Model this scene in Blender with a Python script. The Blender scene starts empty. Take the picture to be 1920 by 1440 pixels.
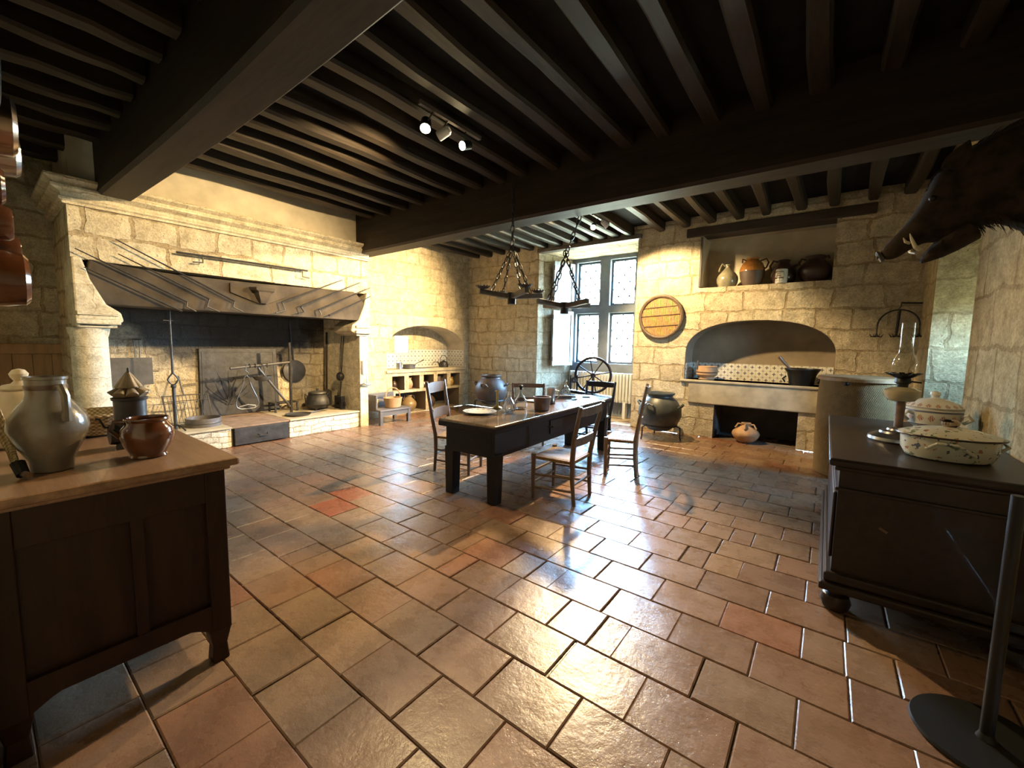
import bpy, bmesh, math, random
from mathutils import Vector, Matrix
PI = math.pi
SC = bpy.context.scene
COL = SC.collection
R = random.Random(7)

# ------------------------------------------------------------------ helpers
class MB:
    """collects shapes and links them as ONE mesh object"""
    def __init__(self):
        self.bm = bmesh.new()
    def face(self, vs):
        try:
            return self.bm.faces.new(vs)
        except ValueError:
            return None
    def hexa(self, P):
        v = [self.bm.verts.new(p) for p in P]
        for f in ((0, 3, 2, 1), (4, 5, 6, 7), (0, 1, 5, 4), (1, 2, 6, 5), (2, 3, 7, 6), (3, 0, 4, 7)):
            self.face([v[i] for i in f])
        return self
    def box(self, x0, x1, y0, y1, z0, z1):
        return self.hexa([(x0, y0, z0), (x1, y0, z0), (x1, y1, z0), (x0, y1, z0),
                          (x0, y0, z1), (x1, y0, z1), (x1, y1, z1), (x0, y1, z1)])
    def bar(self, p0, p1, w, h, up=(0, 0, 1), w1=None, h1=None):
        p0, p1 = Vector(p0), Vector(p1)
        d = (p1 - p0).normalized()
        s = d.cross(Vector(up))
        if s.length < 1e-4:
            s = d.cross(Vector((0, 1, 0)))
        s.normalize()
        u = s.cross(d)
        w1 = w if w1 is None else w1
        h1 = h if h1 is None else h1
        A = [p0 - s * w / 2 - u * h / 2, p0 + s * w / 2 - u * h / 2, p0 + s * w / 2 + u * h / 2, p0 - s * w / 2 + u * h / 2]
        B = [p1 - s * w1 / 2 - u * h1 / 2, p1 + s * w1 / 2 - u * h1 / 2, p1 + s * w1 / 2 + u * h1 / 2, p1 - s * w1 / 2 + u * h1 / 2]
        return self.hexa(A + B)
    def rings(self, rows, closed=False, caps=True):
        """rows: list of rings of points"""
        V = [[self.bm.verts.new(p) for p in r] for r in rows]
        n = len(V[0])
        m = len(V)
        for i in range(m if closed else m - 1):
            a, b = V[i], V[(i + 1) % m]
            for j in range(n):
                self.face([a[j], a[(j + 1) % n], b[(j + 1) % n], b[j]])
        if caps and not closed:
            self.face(list(reversed(V[0])))
            self.face(V[-1])
        return self
    def tube(self, pts, r, n=8, closed=False, caps=True, flat=1.0):
        pts = [Vector(p) for p in pts]
        m = len(pts)
        rs = r if isinstance(r, (list, tuple)) else [r] * m
        T = []
        for i in range(m):
            if closed:
                t = pts[(i + 1) % m] - pts[i - 1]
            else:
                t = pts[min(i + 1, m - 1)] - pts[max(i - 1, 0)]
            T.append(t.normalized())
        up = Vector((0, 0, 1)) if abs(T[0].z) < 0.9 else Vector((1, 0, 0))
        s = T[0].cross(up).normalized()
        rows = []
        for i in range(m):
            s = (s - T[i] * s.dot(T[i]))
            if s.length < 1e-5:
                s = T[i].orthogonal()
            s.normalize()
            u = s.cross(T[i])
            rows.append([pts[i] + (s * math.cos(2 * PI * k / n) + u * math.sin(2 * PI * k / n) * flat) * rs[i] for k in range(n)])
        return self.rings(rows, closed, caps)
    def lathe(self, prof, n=32, c=(0, 0, 0), M=None, sx=1.0, sy=1.0, caps=True):
        c = Vector(c)
        rows = []
        for (r, z) in prof:
            row = []
            for k in range(n):
                p = Vector((r * math.cos(2 * PI * k / n) * sx, r * math.sin(2 * PI * k / n) * sy, z))
                if M is not None:
                    p = M @ p
                row.append(p + c)
            rows.append(row)
        return self.rings(rows, False, caps)
    def prism(self, poly, axis, a, b):
        """poly: 2D points; axis 'x': (y,z), 'y': (x,z), 'z': (x,y)"""
        def P(p, t):
            return {'x': (t, p[0], p[1]), 'y': (p[0], t, p[1]), 'z': (p[0], p[1], t)}[axis]
        return self.rings([[P(p, a) for p in poly], [P(p, b) for p in poly]])
    def ball(self, c, r, sx=1, sy=1, sz=1, n=16):
        m = n // 2
        prof = [(max(r * math.sin(PI * i / m), 1e-4), -r * math.cos(PI * i / m)) for i in range(m + 1)]
        c = Vector(c)
        rows = []
        for (q, z) in prof:
            rows.append([c + Vector((q * math.cos(2 * PI * k / n) * sx, q * math.sin(2 * PI * k / n) * sy, z * sz)) for k in range(n)])
        return self.rings(rows)
    def torus(self, c, Rr, r, M=None, n=32, k=8, sx=1, sy=1):
        pts = []
        for i in range(n):
            p = Vector((Rr * math.cos(2 * PI * i / n) * sx, Rr * math.sin(2 * PI * i / n) * sy, 0))
            if M is not None:
                p = M @ p
            pts.append(p + Vector(c))
        return self.tube(pts, r, k, closed=True)
    def build(self, name, mat, parent=None, smooth=35, bevel=0.0, label=None):
        bm = self.bm
        bmesh.ops.recalc_face_normals(bm, faces=bm.faces)
        me = bpy.data.meshes.new(name)
        bm.to_mesh(me)
        bm.free()
        for m in (mat if isinstance(mat, (list, tuple)) else [mat]):
            me.materials.append(m)
        if smooth:
            for p in me.polygons:
                p.use_smooth = True
            me.set_sharp_from_angle(angle=math.radians(smooth))
        o = bpy.data.objects.new(name, me)
        COL.objects.link(o)
        if bevel:
            b = o.modifiers.new('edges', 'BEVEL')
            b.width = bevel
            b.segments = 2
            b.limit_method = 'ANGLE'
            b.angle_limit = math.radians(40)
        if parent is not None:
            o.parent = parent
        if label:
            o['label'] = label
        return o

def thing(name, label, cat, loc=(0, 0, 0), rz=0.0, group=None):
    o = bpy.data.objects.new(name, None)
    o.empty_display_size = 0.1
    COL.objects.link(o)
    o.location = loc
    o.rotation_euler = (0, 0, rz)
    o['label'] = label
    o['category'] = cat
    if group:
        o['group'] = group
    return o

def tag(o, label, cat, group=None):
    o['label'] = label
    o['category'] = cat
    if group:
        o['group'] = group
    return o

def struct(o):
    o['kind'] = 'structure'
    return o

def copy_tree(o, label=None, loc=None, rz=None, parent=None):
    c = o.copy()
    COL.objects.link(c)
    if parent is not None:
        c.parent = parent
    if label:
        c['label'] = label
    if loc is not None:
        c.location = loc
    if rz is not None:
        c.rotation_euler = (0, 0, rz)
    for ch in list(o.children):
        copy_tree(ch, parent=c)
    return c

def RM(ax, deg):
    return Matrix.Rotation(math.radians(deg), 3, ax)

def arc(c, r, a0, a1, n, plane='xz'):
    out = []
    for i in range(n + 1):
        a = math.radians(a0 + (a1 - a0) * i / n)
        u, v = r * math.cos(a), r * math.sin(a)
        out.append({'xz': (c[0] + u, c[1], c[2] + v), 'yz': (c[0], c[1] + u, c[2] + v), 'xy': (c[0] + u, c[1] + v, c[2])}[plane])
    return out

# ------------------------------------------------------------------ materials
class N:
    def __init__(self, name):
        self.m = bpy.data.materials.new(name)
        self.m.use_nodes = True
        self.t = self.m.node_tree
        self.b = self.t.nodes['Principled BSDF']
        self.out = self.t.nodes['Material Output']
    def n(self, typ, ins=None, **props):
        nd = self.t.nodes.new(typ)
        for k, v in props.items():
            setattr(nd, k, v)
        for k, v in (ins or {}).items():
            s = nd.inputs[k]
            if isinstance(v, bpy.types.NodeSocket):
                self.t.links.new(v, s)
            else:
                s.default_value = v
        return nd
    def math(self, op, a, b=0.0, clamp=False):
        return self.n('ShaderNodeMath', {0: a, 1: b}, operation=op, use_clamp=clamp).outputs[0]
    def ramp(self, fac, stops):
        nd = self.n('ShaderNodeValToRGB', {0: fac})
        e = nd.color_ramp.elements
        while len(e) < len(stops):
            e.new(0.5)
        for i, (p, c) in enumerate(stops):
            e[i].position = p
            e[i].color = tuple(c) + (1,) if len(c) == 3 else c
        return nd.outputs[0]
    def mix(self, fac, a, b, blend='MIX'):
        nd = self.n('ShaderNodeMix', data_type='RGBA', blend_type=blend)
        for s, v in ((0, fac), (6, a), (7, b)):
            if isinstance(v, bpy.types.NodeSocket):
                self.t.links.new(v, nd.inputs[s])
            else:
                nd.inputs[s].default_value = (tuple(v) + (1,) if isinstance(v, (tuple, list)) and len(v) == 3 else v)
        return nd.outputs[2]
    def noise(self, vec, scale, detail=4, rough=0.55, out=0):
        return self.n('ShaderNodeTexNoise', {'Vector': vec, 'Scale': scale, 'Detail': detail, 'Roughness': rough}).outputs[out]
    def coord(self, k='Object'):
        return self.n('ShaderNodeTexCoord').outputs[k]
    def bump(self, h, strength=0.5, dist=0.01):
        nd = self.n('ShaderNodeBump', {'Height': h, 'Strength': strength, 'Distance': dist})
        self.t.links.new(nd.outputs[0], self.b.inputs['Normal'])
    def set(self, **kw):
        names = {'col': 'Base Color', 'rough': 'Roughness', 'metal': 'Metallic', 'spec': 'Specular IOR Level', 'coat': 'Coat Weight',
                 'coatr': 'Coat Roughness', 'trans': 'Transmission Weight', 'ior': 'IOR', 'emit': 'Emission Color', 'emits': 'Emission Strength', 'sheen': 'Sheen Weight'}
        for k, v in kw.items():
            s = self.b.inputs[names[k]]
            if isinstance(v, bpy.types.NodeSocket):
                self.t.links.new(v, s)
            else:
                s.default_value = (tuple(v) + (1,) if isinstance(v, (tuple, list)) and len(v) == 3 else v)
        return self

def mul(c, k):
    return tuple(min(1.0, x * k) for x in c)

def plain(name, c, rough=0.5, metal=0.0, var=0.25, scale=6.0, bump=0.2, bscale=40.0, c2=None, coat=0.0, spec=0.5):
    g = N(name)
    v = g.coord()
    f = g.noise(v, scale, 5)
    col = g.ramp(f, [(0.3, mul(c, 1 - var)), (0.7, mul(c2 or c, 1 + var))])
    g.set(col=col, rough=rough, metal=metal, coat=coat, spec=spec)
    if bump:
        g.bump(g.noise(v, bscale, 4), bump, 0.004)
    return g.m

def wood(name, c1, c2, rough=0.45, axis='x', scale=6.0, coat=0.0, bump=0.35, spec=0.5):
    g = N(name)
    st = {'x': (0.12, 1, 1), 'y': (1, 0.12, 1), 'z': (1, 1, 0.12)}[axis]
    v = g.n('ShaderNodeMapping', {'Vector': g.coord(), 'Scale': st}).outputs[0]
    f = g.noise(v, scale * 4, 6, 0.6)
    f2 = g.noise(v, scale * 18, 3, 0.6)
    k = g.math('ADD', g.math('MULTIPLY', f, 0.7), g.math('MULTIPLY', f2, 0.3))
    g.set(col=g.ramp(k, [(0.32, c1), (0.66, c2)]), rough=rough, coat=coat, spec=spec)
    g.bump(k, bump, 0.006)
    return g.m

def wall_uv(g):
    """(along the wall, up) from the position, whichever way the face looks"""
    geo = g.n('ShaderNodeNewGeometry')
    p = g.n('ShaderNodeSeparateXYZ', {0: geo.outputs['Position']})
    n = g.n('ShaderNodeSeparateXYZ', {0: geo.outputs['True Normal']})
    ax = g.math('GREATER_THAN', g.math('ABSOLUTE', n.outputs[0]), 0.6)
    az = g.math('GREATER_THAN', g.math('ABSOLUTE', n.outputs[2]), 0.75)
    def lerp(a, b, t):
        return g.math('ADD', g.math('MULTIPLY', a, g.math('SUBTRACT', 1.0, t)), g.math('MULTIPLY', b, t))
    u = lerp(p.outputs[0], p.outputs[1], ax)
    w = lerp(p.outputs[2], p.outputs[1], az)
    return g.n('ShaderNodeCombineXYZ', {0: u, 1: w, 2: 0.0}).outputs[0], geo.outputs['Position']

def stone(name, c1=(.70, .62, .47), c2=(.56, .48, .35), mortar=(.42, .335, .215), bw=.58, bh=.31, patch=0.50, plaster=(.58, .50, .36), msize=.018, bump=0.9, soot=False):
    g = N(name)
    uv, pos = wall_uv(g)
    d1 = g.n('ShaderNodeTexNoise', {'Vector': pos, 'Scale': 2.2, 'Detail': 2.0}).outputs[1]
    d2 = g.n('ShaderNodeTexNoise', {'Vector': pos, 'Scale': 11.0, 'Detail': 3.0}).outputs[1]
    def off(dv, k):
        s = g.n('ShaderNodeVectorMath', {0: dv, 1: (.5, .5, .5)}, operation='SUBTRACT').outputs[0]
        return g.n('ShaderNodeVectorMath', {0: s, 'Scale': k}, operation='SCALE').outputs[0]
    v = g.n('ShaderNodeVectorMath', {0: uv, 1: off(d1, .13)}, operation='ADD').outputs[0]
    v = g.n('ShaderNodeVectorMath', {0: v, 1: off(d2, .06)}, operation='ADD').outputs[0]
    br = g.n('ShaderNodeTexBrick', {'Vector': v, 'Color1': c1 + (1,), 'Color2': c2 + (1,), 'Mortar': mortar + (1,), 'Scale': 1.0,
             'Mortar Size': msize, 'Mortar Smooth': 0.35, 'Bias': 0.0, 'Brick Width': bw, 'Row Height': bh}, offset=0.42, squash=0.7, squash_frequency=3)
    big = g.noise(pos, 1.1, 4, 0.6)
    pf = g.ramp(big, [(patch, (0, 0, 0)), (patch + .06, (1, 1, 1))])
    pf = g.math('MULTIPLY', pf, 0.75)
    # joints open and close along their length, some smeared over with mortar
    jf = g.ramp(g.noise(pos, 3.3, 3, .6), [(.38, (.15, .15, .15)), (.62, (1, 1, 1))])
    pf = g.math('MAXIMUM', pf, g.math('SUBTRACT', 1.0, jf))
    blk = g.ramp(br.outputs[1], [(.2, (0, 0, 0)), (.9, (1, 1, 1))])
    col = g.mix(g.math('MULTIPLY', blk, g.math('SUBTRACT', 1.0, g.math('MULTIPLY', pf, .8))), br.outputs[0], mortar)
    col = g.mix(g.math('MULTIPLY', pf, g.ramp(big, [(.4, (.15, .15, .15)), (.7, (.8, .8, .8))])), col, plaster)
    mid = g.noise(pos, 7.0, 6, 0.65)
    col = g.mix(1.0, col, g.ramp(mid, [(0.28, (.62, .59, .54)), (0.66, (1.16, 1.15, 1.12))]), 'MULTIPLY')
    fine = g.noise(pos, 45.0, 5, 0.7)
    col = g.mix(1.0, col, g.ramp(fine, [(0.32, (.70, .68, .63)), (0.6, (1.08, 1.08, 1.08))]), 'MULTIPLY')
    pits = g.n('ShaderNodeTexVoronoi', {'Vector': pos, 'Scale': 21.0, 'Randomness': 1.0}).outputs[0]
    pit = g.math('MULTIPLY', g.ramp(pits, [(0.06, (1, 1, 1)), (0.16, (0, 0, 0))]), g.ramp(mid, [(.5, (0, 0, 0)), (.6, (1, 1, 1))]))
    col = g.mix(g.math('MULTIPLY', pit, 0.5), col, (.22, .17, .11))
    if soot:
        z = g.n('ShaderNodeSeparateXYZ', {0: pos}).outputs[2]
        s = g.math('ADD', z, g.math('MULTIPLY', g.math('SUBTRACT', g.noise(pos, 2.5, 5), .5), 0.9))
        y = g.n('ShaderNodeSeparateXYZ', {0: pos}).outputs[1]
        mid_y = g.math('SUBTRACT', 1.0, g.math('MULTIPLY', g.math('ABSOLUTE', g.math('SUBTRACT', y, 2.75)), 0.75))
        s = g.math('ADD', s, g.math('MULTIPLY', mid_y, 0.75))
        sf = g.ramp(g.math('MULTIPLY', s, 0.5), [(0.62, (0, 0, 0)), (0.84, (1, 1, 1))])
        col = g.mix(g.math('MULTIPLY', sf, 0.93), col, (.035, .037, .042))
    h = g.math('SUBTRACT', g.math('MULTIPLY', mid, 0.9), g.math('MULTIPLY', g.math('MULTIPLY', br.outputs[1], g.math('SUBTRACT', 1.0, pf)), 0.55))
    h = g.math('ADD', h, g.math('MULTIPLY', fine, 0.35))
    h = g.math('SUBTRACT', h, g.math('MULTIPLY', pit, 0.5))
    g.set(col=col, rough=0.92, spec=0.2)
    g.bump(h, bump, 0.035)
    return g.m

def motif_tiles(name, axes):
    """white glazed tiles, each with a small dark blue cross-shaped flower and corner ticks"""
    g = N(name)
    p = g.n('ShaderNodeSeparateXYZ', {0: g.n('ShaderNodeNewGeometry').outputs['Position']})
    S = 1 / 0.108
    u = g.math('MULTIPLY', p.outputs[axes], S)
    w = g.math('MULTIPLY', g.math('SUBTRACT', p.outputs[2], 0.965), S)
    fu = g.math('SUBTRACT', g.math('FRACT', u), 0.5)
    fw = g.math('SUBTRACT', g.math('FRACT', w), 0.5)
    au, aw = g.math('ABSOLUTE', fu), g.math('ABSOLUTE', fw)
    up = g.math('ABSOLUTE', g.math('SUBTRACT', fw, 0.04))
    cross1 = g.math('MULTIPLY', g.math('LESS_THAN', au, 0.055), g.math('LESS_THAN', up, 0.27))
    cross2 = g.math('MULTIPLY', g.math('LESS_THAN', up, 0.06), g.math('LESS_THAN', au, 0.25))
    r = g.math('SQRT', g.math('ADD', g.math('MULTIPLY', fu, fu), g.math('MULTIPLY', up, up)))
    blob = g.math('LESS_THAN', r, 0.12)
    cu, cw = g.math('SUBTRACT', 0.5, au), g.math('SUBTRACT', 0.5, aw)
    corner = g.math('MULTIPLY', g.math('LESS_THAN', g.math('ABSOLUTE', g.math('SUBTRACT', cu, cw)), 0.03), g.math('LESS_THAN', g.math('ADD', cu, cw), 0.30))
    k = g.math('MAXIMUM', g.math('MAXIMUM', cross1, cross2), g.math('MAXIMUM', blob, corner))
    edge = g.math('MAXIMUM', g.math('GREATER_THAN', au, 0.482), g.math('GREATER_THAN', aw, 0.482))
    pos = g.coord()
    tone = g.ramp(g.noise(pos, 4.0, 3), [(.3, (.62, .60, .53)), (.7, (.80, .78, .70))])
    col = g.mix(g.math('MULTIPLY', k, 0.9), tone, (.055, .05, .07))
    col = g.mix(edge, col, (.28, .24, .18))
    g.set(col=col, rough=0.3)
    g.bump(g.math('SUBTRACT', 1.0, edge), 0.4, 0.003)
    return g.m

def weave(name, c1, c2, su=90.0, sv=90.0, rough=0.7, metric='cyl'):
    """interlaced strands; on round things the angle is used so the strands follow the wall"""
    g = N(name)
    p = g.n('ShaderNodeSeparateXYZ', {0: g.coord()})
    if metric == 'cyl':
        u = g.math('ARCTAN2', p.outputs[1], p.outputs[0])
    else:
        u = p.outputs[0]
    a = g.math('SINE', g.math('MULTIPLY', u, su))
    b = g.math('SINE', g.math('MULTIPLY', p.outputs[2], sv))
    k = g.math('ADD', g.math('MULTIPLY', g.math('MULTIPLY', a, b), 0.5), 0.5)
    k = g.math('ADD', g.math('MULTIPLY', k, 0.7), g.math('MULTIPLY', g.noise(g.coord(), 14.0, 4), 0.4))
    g.set(col=g.ramp(k, [(.25, c1), (.8, c2)]), rough=rough, spec=0.25)
    g.bump(k, 0.8, 0.008)
    return g.m

def glass_pane(name, tint=(1, 1, 1), edge=.55):
    g = N(name)
    tr = g.n('ShaderNodeBsdfTransparent', {0: tint + (1,)})
    gl = g.n('ShaderNodeBsdfGlossy', {0: (1, 1, 1, 1), 'Roughness': 0.02})
    fc = g.n('ShaderNodeLayerWeight', {'Blend': 0.5}).outputs['Facing']
    fr = g.math('ADD', g.math('MULTIPLY', g.math('POWER', fc, 3.0), edge), .05)
    mx = g.n('ShaderNodeMixShader', {0: fr})
    g.t.links.new(tr.outputs[0], mx.inputs[1])
    g.t.links.new(gl.outputs[0], mx.inputs[2])
    g.t.links.new(mx.outputs[0], g.out.inputs[0])
    return g.m

def swirl_glass(name, swirl=True):
    g = N(name)
    g.set(col=(.93, .97, 1.0), rough=0.04, trans=1.0, ior=1.3)
    if swirl:
        p = g.n('ShaderNodeSeparateXYZ', {0: g.coord()})
        a = g.math('ADD', g.math('MULTIPLY', g.math('ARCTAN2', p.outputs[1], p.outputs[0]), 14.0), g.math('MULTIPLY', p.outputs[2], 60.0))
        g.bump(g.math('SINE', a), 0.9, 0.006)
    return g.m

def emitter(name, c, s):
    g = N(name)
    g.set(col=c, emit=c, emits=s)
    return g.m

def floor_mat():
    g = N('terracotta_tiles')
    at = g.n('ShaderNodeAttribute', attribute_name='tile')
    v = g.coord()
    big = g.noise(v, 0.9, 4, 0.6)
    mid = g.noise(v, 6.0, 6, 0.65)
    fine = g.noise(v, 38.0, 5, 0.7)
    col = g.mix(1.0, at.outputs[0], g.ramp(mid, [(.3, (.78, .76, .74)), (.68, (1.12, 1.12, 1.12))]), 'MULTIPLY')
    col = g.mix(1.0, col, g.ramp(fine, [(.32, (.82, .82, .82)), (.6, (1.05, 1.05, 1.05))]), 'MULTIPLY')
    worn = g.ramp(big, [(.45, (0, 0, 0)), (.62, (1, 1, 1))])
    col = g.mix(g.math('MULTIPLY', worn, 0.3), col, (.29, .20, .135))
    g.set(col=col, rough=g.n('ShaderNodeMapRange', {0: mid, 1: .3, 2: .7, 3: .24, 4: .32}).outputs[0], spec=0.55)
    pits = g.n('ShaderNodeTexVoronoi', {'Vector': v, 'Scale': 24.0}).outputs[0]
    pit = g.ramp(pits, [(.03, (1, 1, 1)), (.10, (0, 0, 0))])
    h = g.math('SUBTRACT', g.math('ADD', g.math('MULTIPLY', mid, .9), g.math('MULTIPLY', fine, .25)), g.math('MULTIPLY', pit, .12))
    g.bump(h, 0.28, 0.02)
    return g.m

M_STONE = stone('limestone_blocks')
M_RUBBLE = stone('plastered_rubble', (.68, .60, .45), (.56, .47, .33), (.50, .41, .28), bw=.5, bh=.27, patch=.36, plaster=(.58, .49, .34), bump=1.0)
M_STONE_RIGHT = stone('ochre_limestone', (.50, .41, .25), (.43, .34, .19), (.28, .21, .11), bw=.7, bh=.4, patch=.36, plaster=(.60, .48, .28))
M_HOOD = stone('hood_limestone', (.70, .62, .47), (.58, .50, .36), (.40, .31, .195), bw=.62, bh=.30, patch=.55, msize=.022)
M_DRESSED = stone('dressed_stone', (.70, .63, .50), (.62, .55, .42), (.50, .42, .30), bw=.9, bh=.36, patch=.7, msize=.006, bump=.5)
M_HEARTH_IN = stone('sooty_stone', (.62, .53, .38), (.50, .42, .30), (.34, .27, .18), bw=.40, bh=.22, patch=.36, bump=1.3, soot=True)
M_WHITE_BRICK = stone('whitewashed_brick', (.85, .82, .75), (.72, .68, .60), (.45, .38, .28), bw=.26, bh=.085, patch=.8, msize=.008)
M_PLASTER = plain('old_plaster', (.56, .49, .37), .95, var=.18, scale=3, bump=.5, bscale=14, spec=.2)
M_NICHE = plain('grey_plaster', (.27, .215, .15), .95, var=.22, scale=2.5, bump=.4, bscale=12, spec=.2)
M_DARKIN = plain('sooty_recess', (.10, .09, .085), .95, var=.3, scale=4, bump=.4)  # dark tone for recess linings, hearth core and the niche strip
M_SLAB = plain('worn_stone_slab', (.42, .355, .25), .8, var=.22, scale=5, bump=.5, bscale=20)
M_LINTEL = plain('brown_lintel_stone', (.065, .051, .038), .9, var=.45, scale=3, bump=.8, bscale=22, spec=.25)
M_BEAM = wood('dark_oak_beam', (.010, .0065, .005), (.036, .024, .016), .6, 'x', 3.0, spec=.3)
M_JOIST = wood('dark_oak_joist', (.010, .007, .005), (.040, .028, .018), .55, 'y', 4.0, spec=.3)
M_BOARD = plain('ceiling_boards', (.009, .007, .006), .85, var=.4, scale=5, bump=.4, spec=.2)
M_LINTW = wood('dark_lintel_wood', (.02, .014, .010), (.06, .04, .027), .6, 'x', 4.0)
M_BUFFET_LIT = wood('polished_oak_lit', (.14, .072, .036), (.29, .165, .090), .32, 'x', 4.0, coat=.2)  # buffet top: oak made paler, lamplight on it put into the colour
M_BUFFET_SHADED = wood('polished_oak_upright_shaded', (.016, .006, .003), (.036, .015, .008), .45, 'z', 4.0, spec=.25)  # same oak darkened: shade on the buffet's end put into the colour
M_CHEST = wood('dark_walnut', (.013, .007, .005), (.034, .019, .012), .38, 'y', 4.0, coat=.1, spec=.35)
M_TABLE = wood('black_oak_table', (.007, .005, .006), (.020, .014, .014), .45, 'y', 4.0, spec=.3)
M_TABLETOP = wood('worn_oak_table_top', (.10, .058, .034), (.22, .14, .088), .24, 'y', 3.0, coat=.7)
M_CHAIR = wood('chair_wood', (.085, .048, .026), (.19, .115, .066), .38, 'z', 8.0, coat=.15)
M_CHAIR_PALE = wood('pale_chair_wood', (.17, .105, .055), (.33, .215, .125), .38, 'z', 8.0, coat=.15)
M_CHAIR_RED = wood('reddish_chair_wood', (.12, .05, .025), (.26, .115, .06), .35, 'y', 8.0, coat=.2)
M_RUSH = weave('rush_seat', (.19, .095, .018), (.30, .165, .040), 420, 160, .6, 'flat')
M_PINE = wood('pine_boards', (.30, .17, .075), (.46, .28, .13), .5, 'z', 4.0)
M_OLDWOOD = wood('old_grey_wood', (.06, .05, .048), (.15, .13, .12), .5, 'y', 5.0)
M_IRON = plain('wrought_iron', (.045, .042, .042), .5, .55, var=.35, scale=20, bump=.4, bscale=60)
M_IRON_GREY = plain('grey_sheet_iron', (.085, .078, .072), .5, .5, var=.25, scale=8, bump=.3)
M_FIREBACK = plain('cast_iron_fireback', (.042, .040, .042), .55, .35, var=.4, scale=9, bump=.9, bscale=16)
M_STEEL = plain('worn_steel', (.17, .17, .175), .4, .8, var=.25, scale=12, bump=.2)
M_COPPER = plain('tinned_copper', (.42, .30, .22), .2, 1.0, var=.25, scale=5, bump=.12)
M_SILVER = plain('tinned_metal', (.60, .60, .60), .2, 1.0, var=.2, scale=4, bump=.1)
M_PEWTER = plain('pewter', (.38, .38, .38), .28, .95, var=.25, scale=10, bump=.15)
M_BRASS = plain('aged_brass', (.40, .29, .12), .3, .9, var=.25, scale=14, bump=.15)
M_GLAZE = plain('brown_glaze', (.070, .022, .009), .12, 0, var=.35, scale=5, bump=.08, coat=.6, c2=(.11, .038, .014))
M_BROWN_POT = plain('dull_brown_clay', (.075, .050, .038), .5, 0, var=.3, scale=9, bump=.3)
M_STONEWARE = plain('salt_glazed_stoneware', (.145, .122, .094), .22, 0, var=.28, scale=7, bump=.25, bscale=70, coat=.3)
M_STONEWARE_BAND = plain('brown_band', (.09, .05, .035), .3, 0, bump=.1)
M_GREYJUG = plain('grey_green_stoneware', (.20, .18, .12), .25, 0, var=.3, scale=9, bump=.15, coat=.3)
M_DARKJUG = plain('dark_brown_stoneware', (.05, .026, .018), .3, 0, var=.4, scale=8, bump=.2, coat=.2)
M_BLACKPOT = plain('black_clay_pot', (.075, .078, .070), .42, 0, var=.35, scale=6, bump=.3)
M_TERRA = plain('pale_terracotta', (.42, .25, .13), .65, 0, var=.25, scale=8, bump=.3)
M_STRAW = weave('coiled_straw', (.25, .17, .08), (.60, .46, .26), 40, 300, .7)
M_WICKER = weave('brown_wicker', (.12, .072, .024), (.34, .21, .078), 140, 190, .65)
M_WICKER_SM = weave('pale_wicker', (.26, .14, .06), (.58, .37, .19), 60, 260, .65)
M_TRAY = plain('split_cane', (.50, .27, .10), .6, 0, var=.35, scale=30, bump=.4)
M_TRAYRIM = plain('dark_cane_rim', (.10, .065, .04), .6, 0, var=.3, scale=20, bump=.4)
M_RADIATOR = plain('cream_enamel', (.72, .70, .62), .4, 0, var=.05, bump=.05)
M_WINFRAME = plain('grey_painted_frame', (.10, .12, .14), .5, 0, var=.12, bump=.2)
M_WINSTONE = plain('window_stone', (.22, .25, .28), .85, 0, var=.15, scale=5, bump=.4)
M_SHUTTER = plain('pale_grey_shutter_paint', (.33, .34, .34), .5, 0, var=.08, bump=.15)
M_LEAD = plain('lead_cames', (.10, .11, .09), .5, .4, bump=.1)
M_PANE = glass_pane('window_glass')
M_GLASS = swirl_glass('swirled_glass')
M_GLASSP = swirl_glass('clear_glass', False)
M_CHIMNEY = glass_pane('lamp_chimney_glass', (.88, .90, .88), 1.1)
M_WHITECHINA = plain('white_faience', (.74, .72, .66), .22, 0, var=.06, scale=9, bump=.05, coat=.3)
M_TILE_Y = motif_tiles('flower_tiles_along_x', 0)
M_TILE_X = motif_tiles('flower_tiles_along_y', 1)
M_FLOOR = floor_mat()
M_FUR = plain('dark_boar_bristle', (.011, .008, .006), .85, 0, var=.6, scale=9, bump=1.0, bscale=110, c2=(.034, .022, .013), spec=.2)
M_IVORY = plain('ivory_tusk', (.62, .55, .40), .4, 0, var=.1, bump=.05)
M_SNOUT = plain('dark_snout_skin', (.045, .036, .03), .45, 0, var=.3, bump=.5)
M_CHARCOAL = plain('black_painted_metal', (.012, .012, .012), .45, .3, var=.1, bump=.05)
M_LAMPBLACK = plain('black_spot_housing', (.02, .02, .02), .4, .3, bump=0)
M_LAMPRING = plain('white_spot_ring', (.75, .75, .72), .4, 0, bump=0)
M_BULB = emitter('lit_lamp', (1.0, .80, .42), 260.0)
M_ASH = plain('brown_hearth_ash', (.24, .16, .11), .95, 0, var=.3, scale=7, bump=.7, bscale=20)
M_TIN = plain('black_tin', (.055, .05, .047), .4, .6, var=.35, scale=12, bump=.25)
M_TINPALE = plain('buff_tin_cones', (.25, .19, .12), .45, .2, var=.35, scale=10, bump=.2)
M_BOXWOOD = plain('turned_boxwood', (.62, .47, .29), .4, 0, var=.2, scale=6, bump=.15)
M_RUST = plain('rust_brown_tub', (.16, .095, .065), .55, .1, var=.4, scale=14, bump=.4)

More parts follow.
